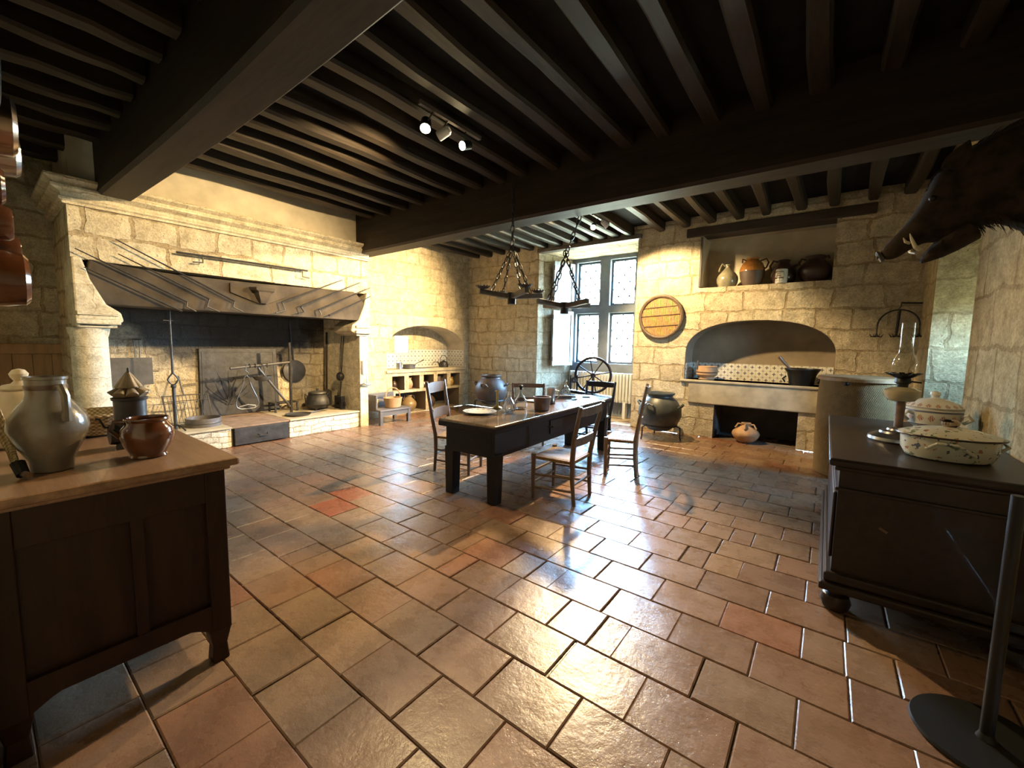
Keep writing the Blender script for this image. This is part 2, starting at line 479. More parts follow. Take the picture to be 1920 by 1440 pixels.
def china(name, bands):
    """white faience painted with small red and blue sprigs in bands (object-space height ranges)"""
    g = N(name)
    p = g.n('ShaderNodeSeparateXYZ', {0: g.coord()})
    a = g.math('ARCTAN2', p.outputs[1], p.outputs[0])
    col = g.ramp(g.noise(g.coord(), 6, 2), [(.3, (.66, .63, .54)), (.7, (.76, .73, .65))])
    for (z0, z1, n, c) in bands:
        if n == 0:
            k = g.math('MULTIPLY', g.math('GREATER_THAN', p.outputs[2], z0), g.math('LESS_THAN', p.outputs[2], z1))
        else:
            f = g.math('SUBTRACT', g.math('FRACT', g.math('MULTIPLY', a, n / (2 * PI))), .5)
            zz = g.math('DIVIDE', g.math('SUBTRACT', p.outputs[2], (z0 + z1) / 2), (z1 - z0) / 2)
            w = g.math('SUBTRACT', .34, g.math('MULTIPLY', g.math('ABSOLUTE', g.math('ADD', zz, .2)), .34))
            saw = g.math('ABSOLUTE', g.math('SINE', g.math('MULTIPLY', g.math('ADD', f, g.math('MULTIPLY', g.math('ABSOLUTE', f), zz)), 19)))
            k = g.math('MULTIPLY', g.math('LESS_THAN', g.math('ABSOLUTE', f), w), g.math('GREATER_THAN', saw, .45))
            k = g.math('MULTIPLY', k, g.math('LESS_THAN', g.math('ABSOLUTE', zz), 1.0))
        col = g.mix(g.math('MULTIPLY', k, .85), col, c)
    g.set(col=col, rough=.2, coat=.3)
    return g.m

def blot_china(name, c=(.68, .64, .50)):
    """cream faience with loose painted flowers: red, blue and green splashes"""
    g = N(name)
    v = g.coord()
    col = g.ramp(g.noise(v, 6, 2), [(.3, mul(c, .92)), (.7, mul(c, 1.06))])
    for sc, thr, cc in  ((24, .63, (.42, .16, .08)), (28, .63, (.05, .07, .16)), (21, .62, (.13, .19, .09))):
        nv = g.n('ShaderNodeVectorMath', {0: v, 1: (sc * .37, sc * .11, sc * .77)}, operation='ADD').outputs[0]
        f = g.noise(nv, sc, 3, .5)
        col = g.mix(g.math('MULTIPLY', g.math('GREATER_THAN', f, thr), .85), col, cc)
    g.set(col=col, rough=.2, coat=.35)
    return g.m

M_TUREEN = china('painted_tureen', [(.055, .062, 0, (.05, .05, .10)), (.085, .150, 16, (.38, .10, .06)), (.155, .166, 0, (.05, .06, .16)), (.195, .230, 18, (.34, .09, .06)), (.190, .194, 0, (.10, .05, .05))])
M_CASS = blot_china('flowered_casserole')
M_LABEL = None

# ------------------------------------------------------------------ the room
X0, XR, YN, YF, ZC = -7.30, 0.95, -0.03, 7.75, 3.80

def wall(name, axis, pos, outline, holes, mats):
    """flat wall with openings; hole = dict(loop, to=[deep points] or depth, back=material index or None, side=material index)"""
    bm = bmesh.new()
    def P(u, v, t):
        return (u, t, v) if axis == 'y' else (t, u, v)
    edges = []
    loops = []
    for lp in [outline] + [h['loop'] for h in holes]:
        vs = [bm.verts.new(P(u, v, pos)) for u, v in lp]
        loops.append(vs)
        for i in range(len(vs)):
            edges.append(bm.edges.new((vs[i], vs[(i + 1) % len(vs)])))
    bmesh.ops.triangle_fill(bm, use_beauty=True, use_dissolve=False, edges=edges)
    for h, vs in zip(holes, loops[1:]):
        deep = [bm.verts.new(P(u, v, h['at'])) for u, v in h.get('deep', h['loop'])]
        for i in range(len(vs)):
            if i in h.get('skip', ()):
                continue
            j = (i + 1) % len(vs)
            f = bm.faces.new((vs[i], vs[j], deep[j], deep[i]))
            f.material_index = h.get('side', 0)
        if h.get('back') is not None:
            if 'holes' in h:
                ed = []
                for i in range(len(deep)):
                    e = bm.edges.get((deep[i], deep[(i + 1) % len(deep)])) or bm.edges.new((deep[i], deep[(i + 1) % len(deep)]))
                    ed.append(e)
                inner = []
                for lp in h['holes']:
                    iv = [bm.verts.new(P(u, v, h['at'])) for u, v in lp]
                    inner.append(iv)
                    for i in range(len(iv)):
                        ed.append(bm.edges.new((iv[i], iv[(i + 1) % len(iv)])))
                before = set(bm.faces)
                bmesh.ops.triangle_fill(bm, use_beauty=True, use_dissolve=False, edges=ed)
                for f in set(bm.faces) - before:
                    f.material_index = h['back']
                for iv in inner:
                    far = [bm.verts.new(Vector(v.co) + Vector(h['thick'])) for v in iv]
                    for i in range(len(iv)):
                        j = (i + 1) % len(iv)
                        f = bm.faces.new((iv[i], iv[j], far[j], far[i]))
                        f.material_index = h['back']
            else:
                f = bm.faces.new(deep)
                f.material_index = h['back']
    bmesh.ops.recalc_face_normals(bm, faces=bm.faces)
    me = bpy.data.meshes.new(name)
    bm.to_mesh(me)
    bm.free()
    for m in mats:
        me.materials.append(m)
    o = bpy.data.objects.new(name, me)
    COL.objects.link(o)
    return struct(o)

def rect(u0, u1, v0, v1):
    return [(u0, v0), (u1, v0), (u1, v1), (u0, v1)]

def arch(u0, u1, v0, vs, vt, n=20, p=2.0):
    """opening with a flattened arch: floor v0, springing vs, crown vt"""
    c, a = (u0 + u1) / 2, (u1 - u0) / 2
    pts = [(u0, v0), (u1, v0)]
    for i in range(n + 1):
        t = PI * i / n
        cs, sn = math.cos(t), math.sin(t)
        e = 2.0 / p
        pts.append((c + a * math.copysign(abs(cs) ** e, cs), vs + (vt - vs) * abs(sn) ** e))
    return pts

# --- floor: running-bond terracotta tiles, each a slightly tilted slab in one mesh
def make_floor():
    bm = bmesh.new()
    lay = bm.loops.layers.float_color.new('tile')
    def quad(vs, c):
        f = bm.faces.new(vs)
        for l in f.loops:
            l[lay] = (c[0], c[1], c[2], 1)
    base = bm.verts
    g = [base.new(p) for p in ((-8.6, -1.8, -.011), (2.2, -1.8, -.011), (2.2, 9.2, -.011), (-8.6, 9.2, -.011))]
    quad(g, (.05, .036, .027))
    rows = int((9.2 + 1.8) / .2985)
    for k in range(rows):
        y0 = .96 + (k - 9) * .2985
        if y0 + .3 > 9.2 or y0 < -1.8:
            continue
        xs = []
        x = -8.6 + (.19 if k % 2 else 0) - ((-8.6) % .38)
        while x < 2.1:
            xs.append(x)
            r = R.random()
            if r < .07:
                xs.append(x + R.uniform(.15, .25))
            x += .38
        xs.append(x)
        for a, b in zip(xs[:-1], xs[1:]):
            j = [R.uniform(-.006, .006) for _ in range(2)]
            r = R.random()
            t = R.uniform(.86, 1.1)
            c = (.235 * t, .135 * t, .083 * t)
            if r < .10:
                c = (.245 * t, .115 * t, .066 * t)
            elif r < .40:
                c = (.255 * t, .160 * t, .100 * t)
            elif r < .5:
                c = (.205 * t, .122 * t, .083 * t)
            if -4.6 < a < -3.7 and 1.65 < y0 < 2.3 and R.random() < .45:
                c = (.30, .085, .042)
            gp = R.uniform(.0008, .0028)
            xa, xb, ya, yb = a + gp + j[0], b - gp + j[0], y0 + gp + j[1] * .4, y0 + .2985 - gp + j[1] * .4
            tz = [R.uniform(-.0016, .0016) for _ in range(4)]
            e = .006
            lo = [base.new(p) for p in ((xa, ya, -.012), (xb, ya, -.012), (xb, yb, -.012), (xa, yb, -.012))]
            md = [base.new(p) for p in ((xa, ya, -.005 + tz[0]), (xb, ya, -.005 + tz[1]), (xb, yb, -.005 + tz[2]), (xa, yb, -.005 + tz[3]))]
            up = [base.new(p) for p in ((xa + e, ya + e, tz[0]), (xb - e, ya + e, tz[1]), (xb - e, yb - e, tz[2]), (xa + e, yb - e, tz[3]))]
            quad(up, c)
            for i in range(4):
                n = (i + 1) % 4
                quad((md[i], md[n], up[n], up[i]), c)
                quad((lo[i], lo[n], md[n], md[i]), c)
    me = bpy.data.meshes.new('floor')
    bm.to_mesh(me)
    bm.free()
    me.materials.append(M_FLOOR)
    o = bpy.data.objects.new('floor', me)
    COL.objects.link(o)
    return struct(o)
make_floor()

# --- far wall: window bay, shelf niche, arched stove niche, low recess
bay = [(-5.20, .0), (-2.97, .0), (-2.97, 3.57), (-5.20, 3.57)]
bay_in = [(-4.88, .0), (-3.10, .0), (-3.10, 3.54), (-4.88, 3.54)]
YB = 8.70
WIN = [rect(-4.76, -4.18, 1.17, 2.30), rect(-3.94, -3.36, 1.17, 2.30), rect(-4.76, -4.18, 2.46, 3.46), rect(-3.94, -3.36, 2.46, 3.46)]
stove_arch = arch(-2.02, .10, 1.0, 1.47, 2.02, 24, 2.3)
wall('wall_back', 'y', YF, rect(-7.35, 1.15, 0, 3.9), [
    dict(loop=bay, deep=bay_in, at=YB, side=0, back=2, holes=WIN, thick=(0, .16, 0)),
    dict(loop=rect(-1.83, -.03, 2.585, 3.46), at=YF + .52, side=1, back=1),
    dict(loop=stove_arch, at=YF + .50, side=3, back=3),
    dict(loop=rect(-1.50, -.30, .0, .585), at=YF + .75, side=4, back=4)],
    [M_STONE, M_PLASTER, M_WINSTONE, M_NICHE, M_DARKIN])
# thin dark strip marking the slot at the shelf niche's near side
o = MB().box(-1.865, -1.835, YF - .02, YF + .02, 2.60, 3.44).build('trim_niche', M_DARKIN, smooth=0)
struct(o)

# --- left wall beyond the fireplace: arched niche over the built-in counter
XL = X0
larch = arch(5.29, 7.60, .97, 1.40, 1.95, 24, 2.2)
comps = [rect(5.42, 5.74, .525, .835), rect(5.86, 6.16, .525, .835), rect(6.28, 6.585, .525, .835), rect(6.70, 7.01, .525, .835), rect(7.13, 7.44, .525, .835),
         rect(5.50, 6.34, .02, .465), rect(6.475, 7.42, .02, .465)]
wall('wall_left', 'x', XL, rect(4.44, 7.80, 0, 3.9),
     [dict(loop=larch, at=XL - .62, side=1, back=0, holes=[rect(5.97, 6.33, 1.33, 1.71)], thick=(-.35, 0, 0))] +
     [dict(loop=c, at=XL - .55, side=3, back=2) for c in comps], [M_RUBBLE, M_PLASTER, M_DARKIN, M_NICHE])
# wall behind and beside the fireplace
XB = -8.0
o = MB().box(XB - .1, XB, -.6, 4.6, 0, 3.9).build('wall_chimney', M_STONE, smooth=0)
struct(o)
# near wall (the doorway the picture is taken from)
o = MB()
o.box(-8.2, -1.3, YN - .12, YN, 0, 3.9)
o.box(-1.42, -1.3, -1.6, YN - .12, 0, 3.9)
o.box(-1.42, 1.1, -1.72, -1.6, 0, 3.9)
struct(o.build('wall_near', M_STONE_RIGHT, smooth=0))
# right wall with its deep window embrasure
rb = wall('wall_right', 'x', XR, rect(-1.8, 7.85, 0, 3.9), [
    dict(loop=rect(5.17, 6.95, .0, 3.3), deep=rect(5.35, 6.85, .0, 3.3), at=2.0, side=0, back=1, holes=[rect(6.1, 6.45, 1.6, 2.1)], thick=(.15, 0, 0))],
    [M_STONE_RIGHT, M_STONE])

# --- ceiling: boards, joists and two great beams
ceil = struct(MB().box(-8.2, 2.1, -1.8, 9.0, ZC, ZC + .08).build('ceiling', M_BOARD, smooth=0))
def joist(x, y0, y1, w=.15, z=3.63):
    m = MB()
    n = 6
    ph, amp = R.uniform(0, 6), R.uniform(.006, .028)
    rows = []
    tw = R.uniform(-.1, .1)
    for i in range(n + 1):
        y = y0 + (y1 - y0) * i / n
        cx = x + amp * math.sin(ph + i * .9)
        ww = w * (1 + .10 * math.sin(ph * 2 + i * 1.3)) / 2
        zb = z + .012 * math.sin(ph + i * 1.7)
        c = .022
        rows.append([(cx - ww, y, zb + c), (cx - ww + c, y, zb), (cx + ww - c, y, zb + tw * .06), (cx + ww, y, zb + c), (cx + ww, y, ZC), (cx - ww, y, ZC)])
    m.rings(rows)
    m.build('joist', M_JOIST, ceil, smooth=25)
mid_x = [-6.93, -6.36, -5.95, -5.49, -5.10, -4.64, -4.30, -3.95, -3.53, -3.18, -2.74, -2.30, -1.86, -1.44, -1.02, -.60, -.18, .24, .66]
far_x = [-7.0, -6.6, -6.2, -5.8, -5.42, -5.06, -4.70, -4.34, -3.98, -3.69, -3.41, -3.13, -2.55, -2.14, -1.72, -1.31, -.90, -.49, -.08, .34, .72]
near_x = [-7.5, -6.95, -6.4, -5.95, -5.5, -5.05, -4.6, -4.15, -3.7, -3.2, -2.7, -2.25, -1.8, -1.35, -.9, -.45, 0, .45]
for x in mid_x:
    joist(x, 1.20, 4.40, z=3.645)
for x in far_x:
    joist(x, 4.60, 7.80, w=.13, z=3.64)
for x in near_x:
    joist(x, -.10, 1.02)
def beam(yc, w, x0, x1, zb, bow):
    m = MB()
    rows = []
    n = 14
    for i in range(n + 1):
        t = i / n
        x = x0 + (x1 - x0) * t
        y = yc + bow * math.sin(PI * t) + .012 * math.sin(5 * t + yc)
        z = zb + .018 * math.sin(7 * t + yc)
        h, c = w / 2, .03
        rows.append([(x, y - h, z + c), (x, y - h + c, z), (x, y + h - c, z), (x, y + h, z + c), (x, y + h, ZC), (x, y - h, ZC)])
    m.rings(rows)
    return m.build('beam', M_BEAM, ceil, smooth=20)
beam(1.14, .31, -6.70, 1.0, 3.13, .07)
beam(4.48, .33, -7.35, 1.0, 3.13, .06)
# wall plate under the far joists, wooden lintel over the shelf niche
struct(MB().box(-5.22, -2.9, YF - .05, YF + .12, 3.565, 3.64).build('trim_plate', M_OLDWOOD, smooth=0, bevel=.008))
struct(MB().box(-2.10, .40, YF - .045, YF + .30, 3.455, 3.60).build('trim_lintel', M_LINTW, smooth=0, bevel=.01))
# stone filling between joist ends, above the lintel
struct(MB().box(-2.05, .5, YF - .02, YF + .05, 3.60, 3.80).build('trim_infill', M_STONE, smooth=0))

# --- window of the bay
w1 = struct(MB().box(-4.90, -3.06, YB + .17, YB + .20, 1.02, 1.14).build('window_1', M_WINFRAME, smooth=0))
for (u0, v0), (u1, _), (_, v1), _ in WIN:
    f = MB()
    t, y = .045, YB + .09
    f.box(u0, u0 + t, y, y + .05, v0, v1); f.box(u1 - t, u1, y, y + .05, v0, v1)
    f.box(u0 + t, u1 - t, y, y + .05, v0, v0 + t); f.box(u0 + t, u1 - t, y, y + .05, v1 - t, v1)
    fr = f.build('window_frame', M_WINFRAME, w1, smooth=0)
    MB().box(u0 + t, u1 - t, y + .022, y + .028, v0 + t, v1 - t).build('window_pane', M_PANE, fr, smooth=0)
    l = MB()
    nx, nz = 2, round((v1 - v0) / .36)
    dx, dz = (u1 - u0 - 2 * t) / nx, (v1 - v0 - 2 * t) / nz
    for i in range(-nz, nx + 1):
        for s in (0, 1):
            # diagonal cames clipped to the pane
            a = Vector((u0 + t + i * dx, 0, v0 + t))
            d = Vector((dx, 0, dz))
            t0, t1 = max(0, -i), min(nz, nx - i)
            if t1 <= t0:
                continue
            p, q = a + d * t0, a + d * t1
            if s:
                mx = (u0 + u1)
                p, q = Vector((mx - p.x, 0, p.z)), Vector((mx - q.x, 0, q.z))
            l.bar((p.x, y + .025, p.z), (q.x, y + .025, q.z), .022, .012, (0, 1, 0))
    l.build('leading', M_LEAD, fr, smooth=0)
def shutter(label, p0, p1, z0, z1):
    """panelled shutter folded back on the reveal, hinged at p1 (x,y), free edge at p0"""
    L = math.hypot(p1[0] - p0[0], p1[1] - p0[1])
    s = thing('window_shutter', label, 'shutter', (p0[0], p0[1], z0), math.atan2(p1[1] - p0[1], p1[0] - p0[0]), None)
    h = z1 - z0
    MB().box(0, L, -.018, .018, 0, h).build('panel', M_SHUTTER, s, smooth=0)
    m = MB()
    b = .075
    for x0, x1, a0, a1 in ((0, b, 0, h), (L - b, L, 0, h), (b, L - b, 0, b), (b, L - b, h - b, h)):
        m.box(x0, x1, -.032, -.016, a0, a1)
    m.build('stile', M_SHUTTER, s, smooth=0, bevel=.004)
    for z in (.15, h - .15):
        MB().lathe([(.012, -.05), (.012, .05)], 10, (0.0, -.03, z)).build('hinge', M_IRON, s)
    return s
shutter('lower pale panelled shutter folded back beside the radiator window', (-4.98, 8.02), (-4.80, 8.62), 1.10, 2.34)
shutter('upper pale panelled shutter folded back beneath the window bay ceiling', (-4.98, 8.02), (-4.80, 8.62), 2.42, 3.42)

# small window deep in the left niche, window in the right embrasure
w2 = struct(MB().box(XL - .93, XL - .90, 5.92, 6.38, 1.29, 1.33).build('window_2', M_WINFRAME, smooth=0))
MB().box(XL - .92, XL - .914, 5.97, 6.33, 1.33, 1.71).build('window_pane', M_PANE, w2, smooth=0)
w3 = struct(MB().box(2.10, 2.14, 6.05, 6.5, 1.56, 1.6).build('window_3', M_WINFRAME, smooth=0))
MB().box(2.11, 2.116, 6.1, 6.45, 1.6, 2.1).build('window_pane', M_PANE, w3, smooth=0)

# --- radiator under the window
rad = thing('radiator', 'cream ribbed cast-iron radiator beneath the leaded window', 'radiator', (-4.02, 8.56, 0))
for i in range(21):
    x = -.72 + i * .072
    m = MB()
    m.box(x - .026, x + .026, -.07, .07, .34, .98)
    m.box(x - .018, x + .018, -.085, .085, .38, .94)
    m.build('rib', M_RADIATOR, rad, smooth=0, bevel=.014)
MB().box(-.74, .74, -.02, .02, .40, .46).build('lower_pipe', M_RADIATOR, rad, smooth=0)
for x in (-.6, .6):
    MB().box(x - .03, x + .03, -.06, .06, 0, .36).build('foot', M_RADIATOR, rad, smooth=0)

# ------------------------------------------------------------------ fireplace
fp = thing('fireplace', 'monumental stone fireplace with a moulded hood and raised hearth', 'fireplace', (0, 0, 0))
FX = -6.75
m = MB()
m.box(-7.0, FX, .76, 4.50, 2.42, 3.04)
m.box(-8.0, -7.0, .76, .96, 1.70, 3.06)
m.box(-8.0, -7.0, 4.30, 4.50, 1.70, 3.06)
m.box(-8.0, FX, .76, 4.50, 3.04, 3.06)
m.build('hood', M_HOOD, fp, smooth=0)
MB().box(-7.98, FX - .06, .80, 4.46, 3.20, 3.80).build('upper_hood', M_PLASTER, fp, smooth=0)
# moulded cornice: profile swept round the front and the near end
prof = [(0, 3.00), (.035, 3.00), (.035, 3.025), (.06, 3.04), (.06, 3.065), (.04, 3.075), (.045, 3.11), (.10, 3.14), (.12, 3.15), (.12, 3.175), (.10, 3.185), (.10, 3.20),
        (.15, 3.225), (.165, 3.235), (.165, 3.262), (.14, 3.27), (0, 3.285)]
m = MB()
rows = []
for (x, y, sx, sy) in ((-7.98, .76, 0, -1), (FX, .76, 1, -1), (FX, 4.50, 1, 0)):
    rows.append([(x + sx * a, y + sy * a, z) for a, z in prof])
m.rings(rows)
m.build('cornice', M_DRESSED, fp, smooth=20)
# lintel
lint = [(.92, 1.93), (4.30, 1.93), (4.44, 2.10), (4.36, 2.30), (4.20, 2.43), (3.6, 2.41), (2.7, 2.38), (1.7, 2.37), (1.15, 2.40), (.90, 2.43), (.86, 2.2)]
m = MB()
m.prism(lint, 'x', -7.05, FX + .035)
m.build('lintel', M_LINTEL, fp, smooth=0, bevel=.015)
# carved boss and its tablet in the middle of the lintel
m = MB()
m.prism([(2.28, 2.21), (2.65, 2.08), (2.75, 2.08), (3.05, 2.22), (3.05, 2.34), (2.28, 2.34)], 'x', FX + .02, FX + .06)
m.build('carved_tablet', M_LINTEL, fp, smooth=0, bevel=.006)
m = MB()
rows = []
for z, hw, d in ((2.09, .05, .05), (2.15, .085, .09), (2.21, .11, .10), (2.25, .12, .11), (2.27, .17, .13), (2.31, .18, .14)):
    rows.append([(FX + .05, 2.69 - hw, z), (FX + .05 + d, 2.69 - hw * .7, z), (FX + .05 + d, 2.69 + hw * .7, z), (FX + .05, 2.69 + hw, z)])
m.rings(rows)
m.build('carved_boss', M_LINTEL, fp, smooth=30)
# left console, capital and column
def console(y_in, y_out, s):
    m = MB()
    pts = [(y_out, 2.44), (y_in - s * .20, 2.44), (y_in - s * .14, 2.2), (y_in - s * .02, 1.93), (y_in + s * .10, 1.84), (y_in + s * .12, 1.74), (y_in - s * .02, 1.66), (y_out, 1.66)]
    pts = [(y + (-.004 * s if y == y_out else 0), z) for y, z in pts]
    m.prism(pts, 'x', -7.3, FX + .05)
    return m.build('console', M_DRESSED, fp, smooth=0, bevel=.02)
console(1.04, .76, 1)
console(4.24, 4.50, -1)
def capital(y0, y1):
    m = MB()
    for z0, z1, e in ((1.80, 1.845, .055), (1.755, 1.80, .035), (1.70, 1.755, .075), (1.66, 1.70, .03)):
        m.box(-7.28, FX + .02 + e, y0 - e * .6, y1 + e * .6, z0, z1)
    m.build('capital', M_DRESSED, fp, smooth=0, bevel=.008)
capital(.80, 1.08)
capital(4.24, 4.46)
m = MB()
m.lathe([(.20, 0), (.20, .10), (.175, .14), (.165, .20), (.160, 1.55), (.175, 1.60), (.185, 1.66)], 28, (-6.90, .88, 0))
m.build('column', M_DRESSED, fp)
m = MB()
m.box(-8.0, -7.02, .74, .98, 0, 1.70)
m.build('jamb', M_HEARTH_IN, fp, smooth=0)
m = MB()
m.box(-8.0, FX + .02, 4.30, 4.46, 0, 1.70)
m.build('jamb', M_DRESSED, fp, smooth=0)
MB().box(-7.995, -7.96, .98, 4.30, .25, 3.0).build('hearth_back', M_HEARTH_IN, fp, smooth=0)
# raised hearth
for ya, yb in ((.95, 2.24), (3.05, 4.30)):
    MB().box(-7.96, -6.77, ya, yb, .0, .27).build('hearth_wall', M_WHITE_BRICK, fp, smooth=0, bevel=.01)
    MB().box(-7.96, -6.745, ya, yb, .27, .30).build('hearth_slab', M_SLAB, fp, smooth=0, bevel=.008)
MB().box(-7.96, -6.80, 2.24, 3.05, 0, .27).build('hearth_core', M_DARKIN, fp, smooth=0)
MB().box(-7.96, -6.76, 2.24, 3.05, .27, .295).build('hearth_bed', M_ASH, fp, smooth=0)
d = MB().box(-6.80, -6.735, 2.27, 3.02, .02, .265).build('ash_drawer', M_FIREBACK, fp, smooth=0, bevel=.006)
MB().tube([(-6.735, 2.58, .15), (-6.70, 2.59, .13), (-6.70, 2.70, .13), (-6.735, 2.71, .15)], .007, 6).build('drawer_handle', M_IRON, d)

# iron fireback leaning on the back
fb = thing('fireback', 'large dark cast-iron fireback plate leaning in the middle of the hearth', 'fireback', (-7.92, 2.80, .295))
m = MB(); m.hexa([(0, -.60, 0), (.03, -.60, 0), (.03, .60, 0), (0, .60, 0), (-.03, -.58, 1.11), (0, -.58, 1.11), (0, .58, 1.11), (-.03, .58, 1.11)])
m.build('plate', M_FIREBACK, fb, smooth=0, bevel=.01)
m = MB()
for a, b in (((.025, -.55, .05), (-.002, -.53, 1.06)), ((.025, .55, .05), (-.002, .53, 1.06)), ((-.002, -.53, 1.06), (-.002, .53, 1.06))):
    m.bar(a, b, .03, .02, (1, 0, 0))
m.build('border', M_FIREBACK, fb, smooth=0)
m = MB()
RR = random.Random(3)
for k in range(9):
    a = -1.35 + k * .34
    pts = [(.034, -.2 + .05 * math.sin(k), .18)]
    for i in range(1, 5):
        pts.append((.034 - .006 * i, -.2 + .13 * i * math.sin(a) * .8 + RR.uniform(-.02, .02), .18 + .14 * i * max(.2, math.cos(a * .8))))
    m.tube(pts, [.012, .010, .008, .006, .004], 5)
m.build('relief', M_FIREBACK, fb)

# swinging crane with its brace
cr = thing('pot_crane', 'wrought-iron swinging pot crane with a diagonal brace over the hearth', 'pot crane', (-7.45, 3.40, .30))
MB().tube([(0, 0, 0), (0, 0, 1.22)], .024, 8).build('post', M_IRON, cr)
MB().tube([(0, 0, .88), (.02, -.92, .80)], .022, 8).build('arm', M_IRON_GREY, cr)
MB().tube([(0, -.02, .10), (.02, -.52, .80)], .019, 8).build('brace', M_IRON_GREY, cr)
for y in (-.64, -.56, -.38):
    MB().torus((.015, y, .835), .03, .006, RM('X', 90), 14, 5).build('ring', M_IRON, cr)

# drop-shaped hanger hung on the crane
hg = thing('pot_hanger', 'drop-shaped iron pot hanger dangling from the crane arm', 'pot hanger', (-7.42, 2.70, .42))
half = [(.0, .57), (.035, .52), (.04, .47), (.07, .38), (.11, .28), (.15, .18), (.165, .11), (.15, .055), (.10, .025), (.0, .02)]
pts = [(0, a, b) for a, b in half] + [(0, -a, b) for a, b in reversed(half[:-1])]
MB().tube(pts, .009, 6).build('loop', M_STEEL, hg)
MB().tube([(0, 0, .56), (0, .03, .60), (0, -.01, .64), (0, 0, .70), (0, .015, .745), (0, -.015, .755)], .009, 6).build('hook', M_STEEL, hg)
MB().tube([(0, -.12, .06), (.02, 0, .09), (0, .12, .06)], .012, 6).build('cross_bar', M_STEEL, hg)

# shallow hanging pan under the crane
hp = thing('hanging_pan', 'shallow grey iron pan hanging beside the crane brace', 'pan', (-7.40, 2.93, .88))
MB().lathe([(.03, 0), (.10, .015), (.135, .06), (.14, .085), (.13, .085), (.09, .03), (.02, .02)], 24).build('bowl', M_IRON_GREY, hp)
MB().tube([(-.13, 0, .08), (-.08, 0, .20), (0, 0, .29), (.08, 0, .20), (.13, 0, .08)], .006, 6).build('bail', M_IRON, hp)

# round frying pan on the back wall
fpn = thing('frying_pan', 'round long-handled frying pan hanging on the hearth back wall', 'frying pan', (-7.955, 3.69, .99))
mm = RM('Y', 90)
MB().lathe([(.19, 0.0), (.20, .0), (.205, .05), (.19, .055), (.01, .055)], 32, M=mm).build('pan_body', M_IRON_GREY, fpn)
MB().bar((.025, -.01, .19), (.02, -.05, .92), .03, .012, (1, 0, 0)).build('handle', M_IRON, fpn, bevel=.003)

# oven peel, long shovel standing against the side jamb
pl = thing('oven_peel', 'long iron oven peel propped in the corner behind the cauldron', 'peel', (-7.72, 4.20, .31))
MB().bar((0, 0, .30), (-.06, .06, 1.42), .035, .018, (1, 0, 0)).build('handle', M_IRON, pl, bevel=.004)
m = MB(); m.prism([(-.02, .32), (-.14, .26), (-.15, .06), (-.09, 0), (.09, 0), (.15, .06), (.14, .26), (.02, .32)], 'x', -.008, .008)
m.build('blade', M_IRON_GREY, pl, smooth=0)

# ladle with a pierced ball on the inner jamb
ld = thing('ball_ladle', 'long-handled iron ladle with round bowl hanging inside the stone jamb', 'ladle', (-7.26, 4.25, .90))
MB().ball((0, -.03, 0), .085, 1, .8, 1, 16).build('bowl', M_IRON, ld)
MB().tube([(0, 0, .07), (.02, 0, .20), (.05, .03, .76)], .009, 6).build('handle', M_IRON, ld)
MB().tube([(0, 0, .07), (-.02, 0, .2), (-.03, .03, .76)], .007, 6).build('second_handle', M_IRON, ld)

# waffle iron standing on the hearth
wi = thing('waffle_iron', 'black hinged waffle iron standing against the inner jamb', 'waffle iron', (-7.22, 4.18, .30))
for z in (.055, .14, .20):
    MB().box(-.12, .12, -.035, .035, z - .03, z + .03).build('plate', M_IRON, wi, smooth=0, bevel=.008)
for x in (-.1, .1):
    MB().box(x - .015, x + .015, -.04, .04, 0, .24).build('upright', M_IRON, wi, smooth=0)
MB().tube([(.0, .0, .22), (-.04, .05, .42), (-.06, .07, .50)], .014, 6).build('handle', M_IRON, wi)
MB().torus((.15, 0, .10), .04, .012, RM('X', 90), 16, 6).build('ring', M_IRON, wi)

# covered cauldron
cd = thing('cauldron', 'lidded black iron cauldron at the jamb end of the hearth', 'cauldron', (-7.42, 3.86, .30))
MB().lathe([(.08, .03), (.17, .04), (.215, .11), (.21, .19), (.165, .265), (.15, .28), (.16, .30), (.15, .305), (.02, .30)], 32).build('belly', M_IRON, cd)
MB().lathe([(.155, .305), (.15, .325), (.08, .345), (.02, .35), (.02, .37), (.03, .385), (.005, .39)], 28).build('lid', M_IRON_GREY, cd)
for a in (80, 200, 320):
    MB().lathe([(.022, 0), (.026, .08)], 8, (.13 * math.cos(math.radians(a)), .13 * math.sin(math.radians(a)), 0)).build('foot', M_IRON, cd)
MB().tube([(0, -.17, .24), (0, -.23, .30), (0, -.23, .22), (0, -.2, .18)], .012, 6).build('lug', M_IRON, cd)
MB().tube([(0, .17, .24), (0, .23, .30), (0, .23, .22), (0, .2, .18)], .012, 6).build('lug', M_IRON, cd)

# trivet
tv = thing('trivet', 'low black iron trivet standing behind the crane post', 'trivet', (-7.66, 3.36, .30))
m = MB(); m.box(-.14, .14, -.20, -.17, .15, .165); m.box(-.14, .14, .17, .20, .15, .165); m.box(-.14, -.11, -.17, .17, .15, .165); m.box(.11, .14, -.17, .17, .15, .165); m.box(-.015, .015, -.17, .17, .15, .165)
m.build('top_frame', M_IRON, tv, smooth=0)
for x, y in ((-.12, -.185), (.12, -.185), (-.12, .185), (.12, .185)):
    MB().box(x - .012, x + .012, y - .012, y + .012, 0, .155).build('leg', M_IRON, tv, smooth=0)
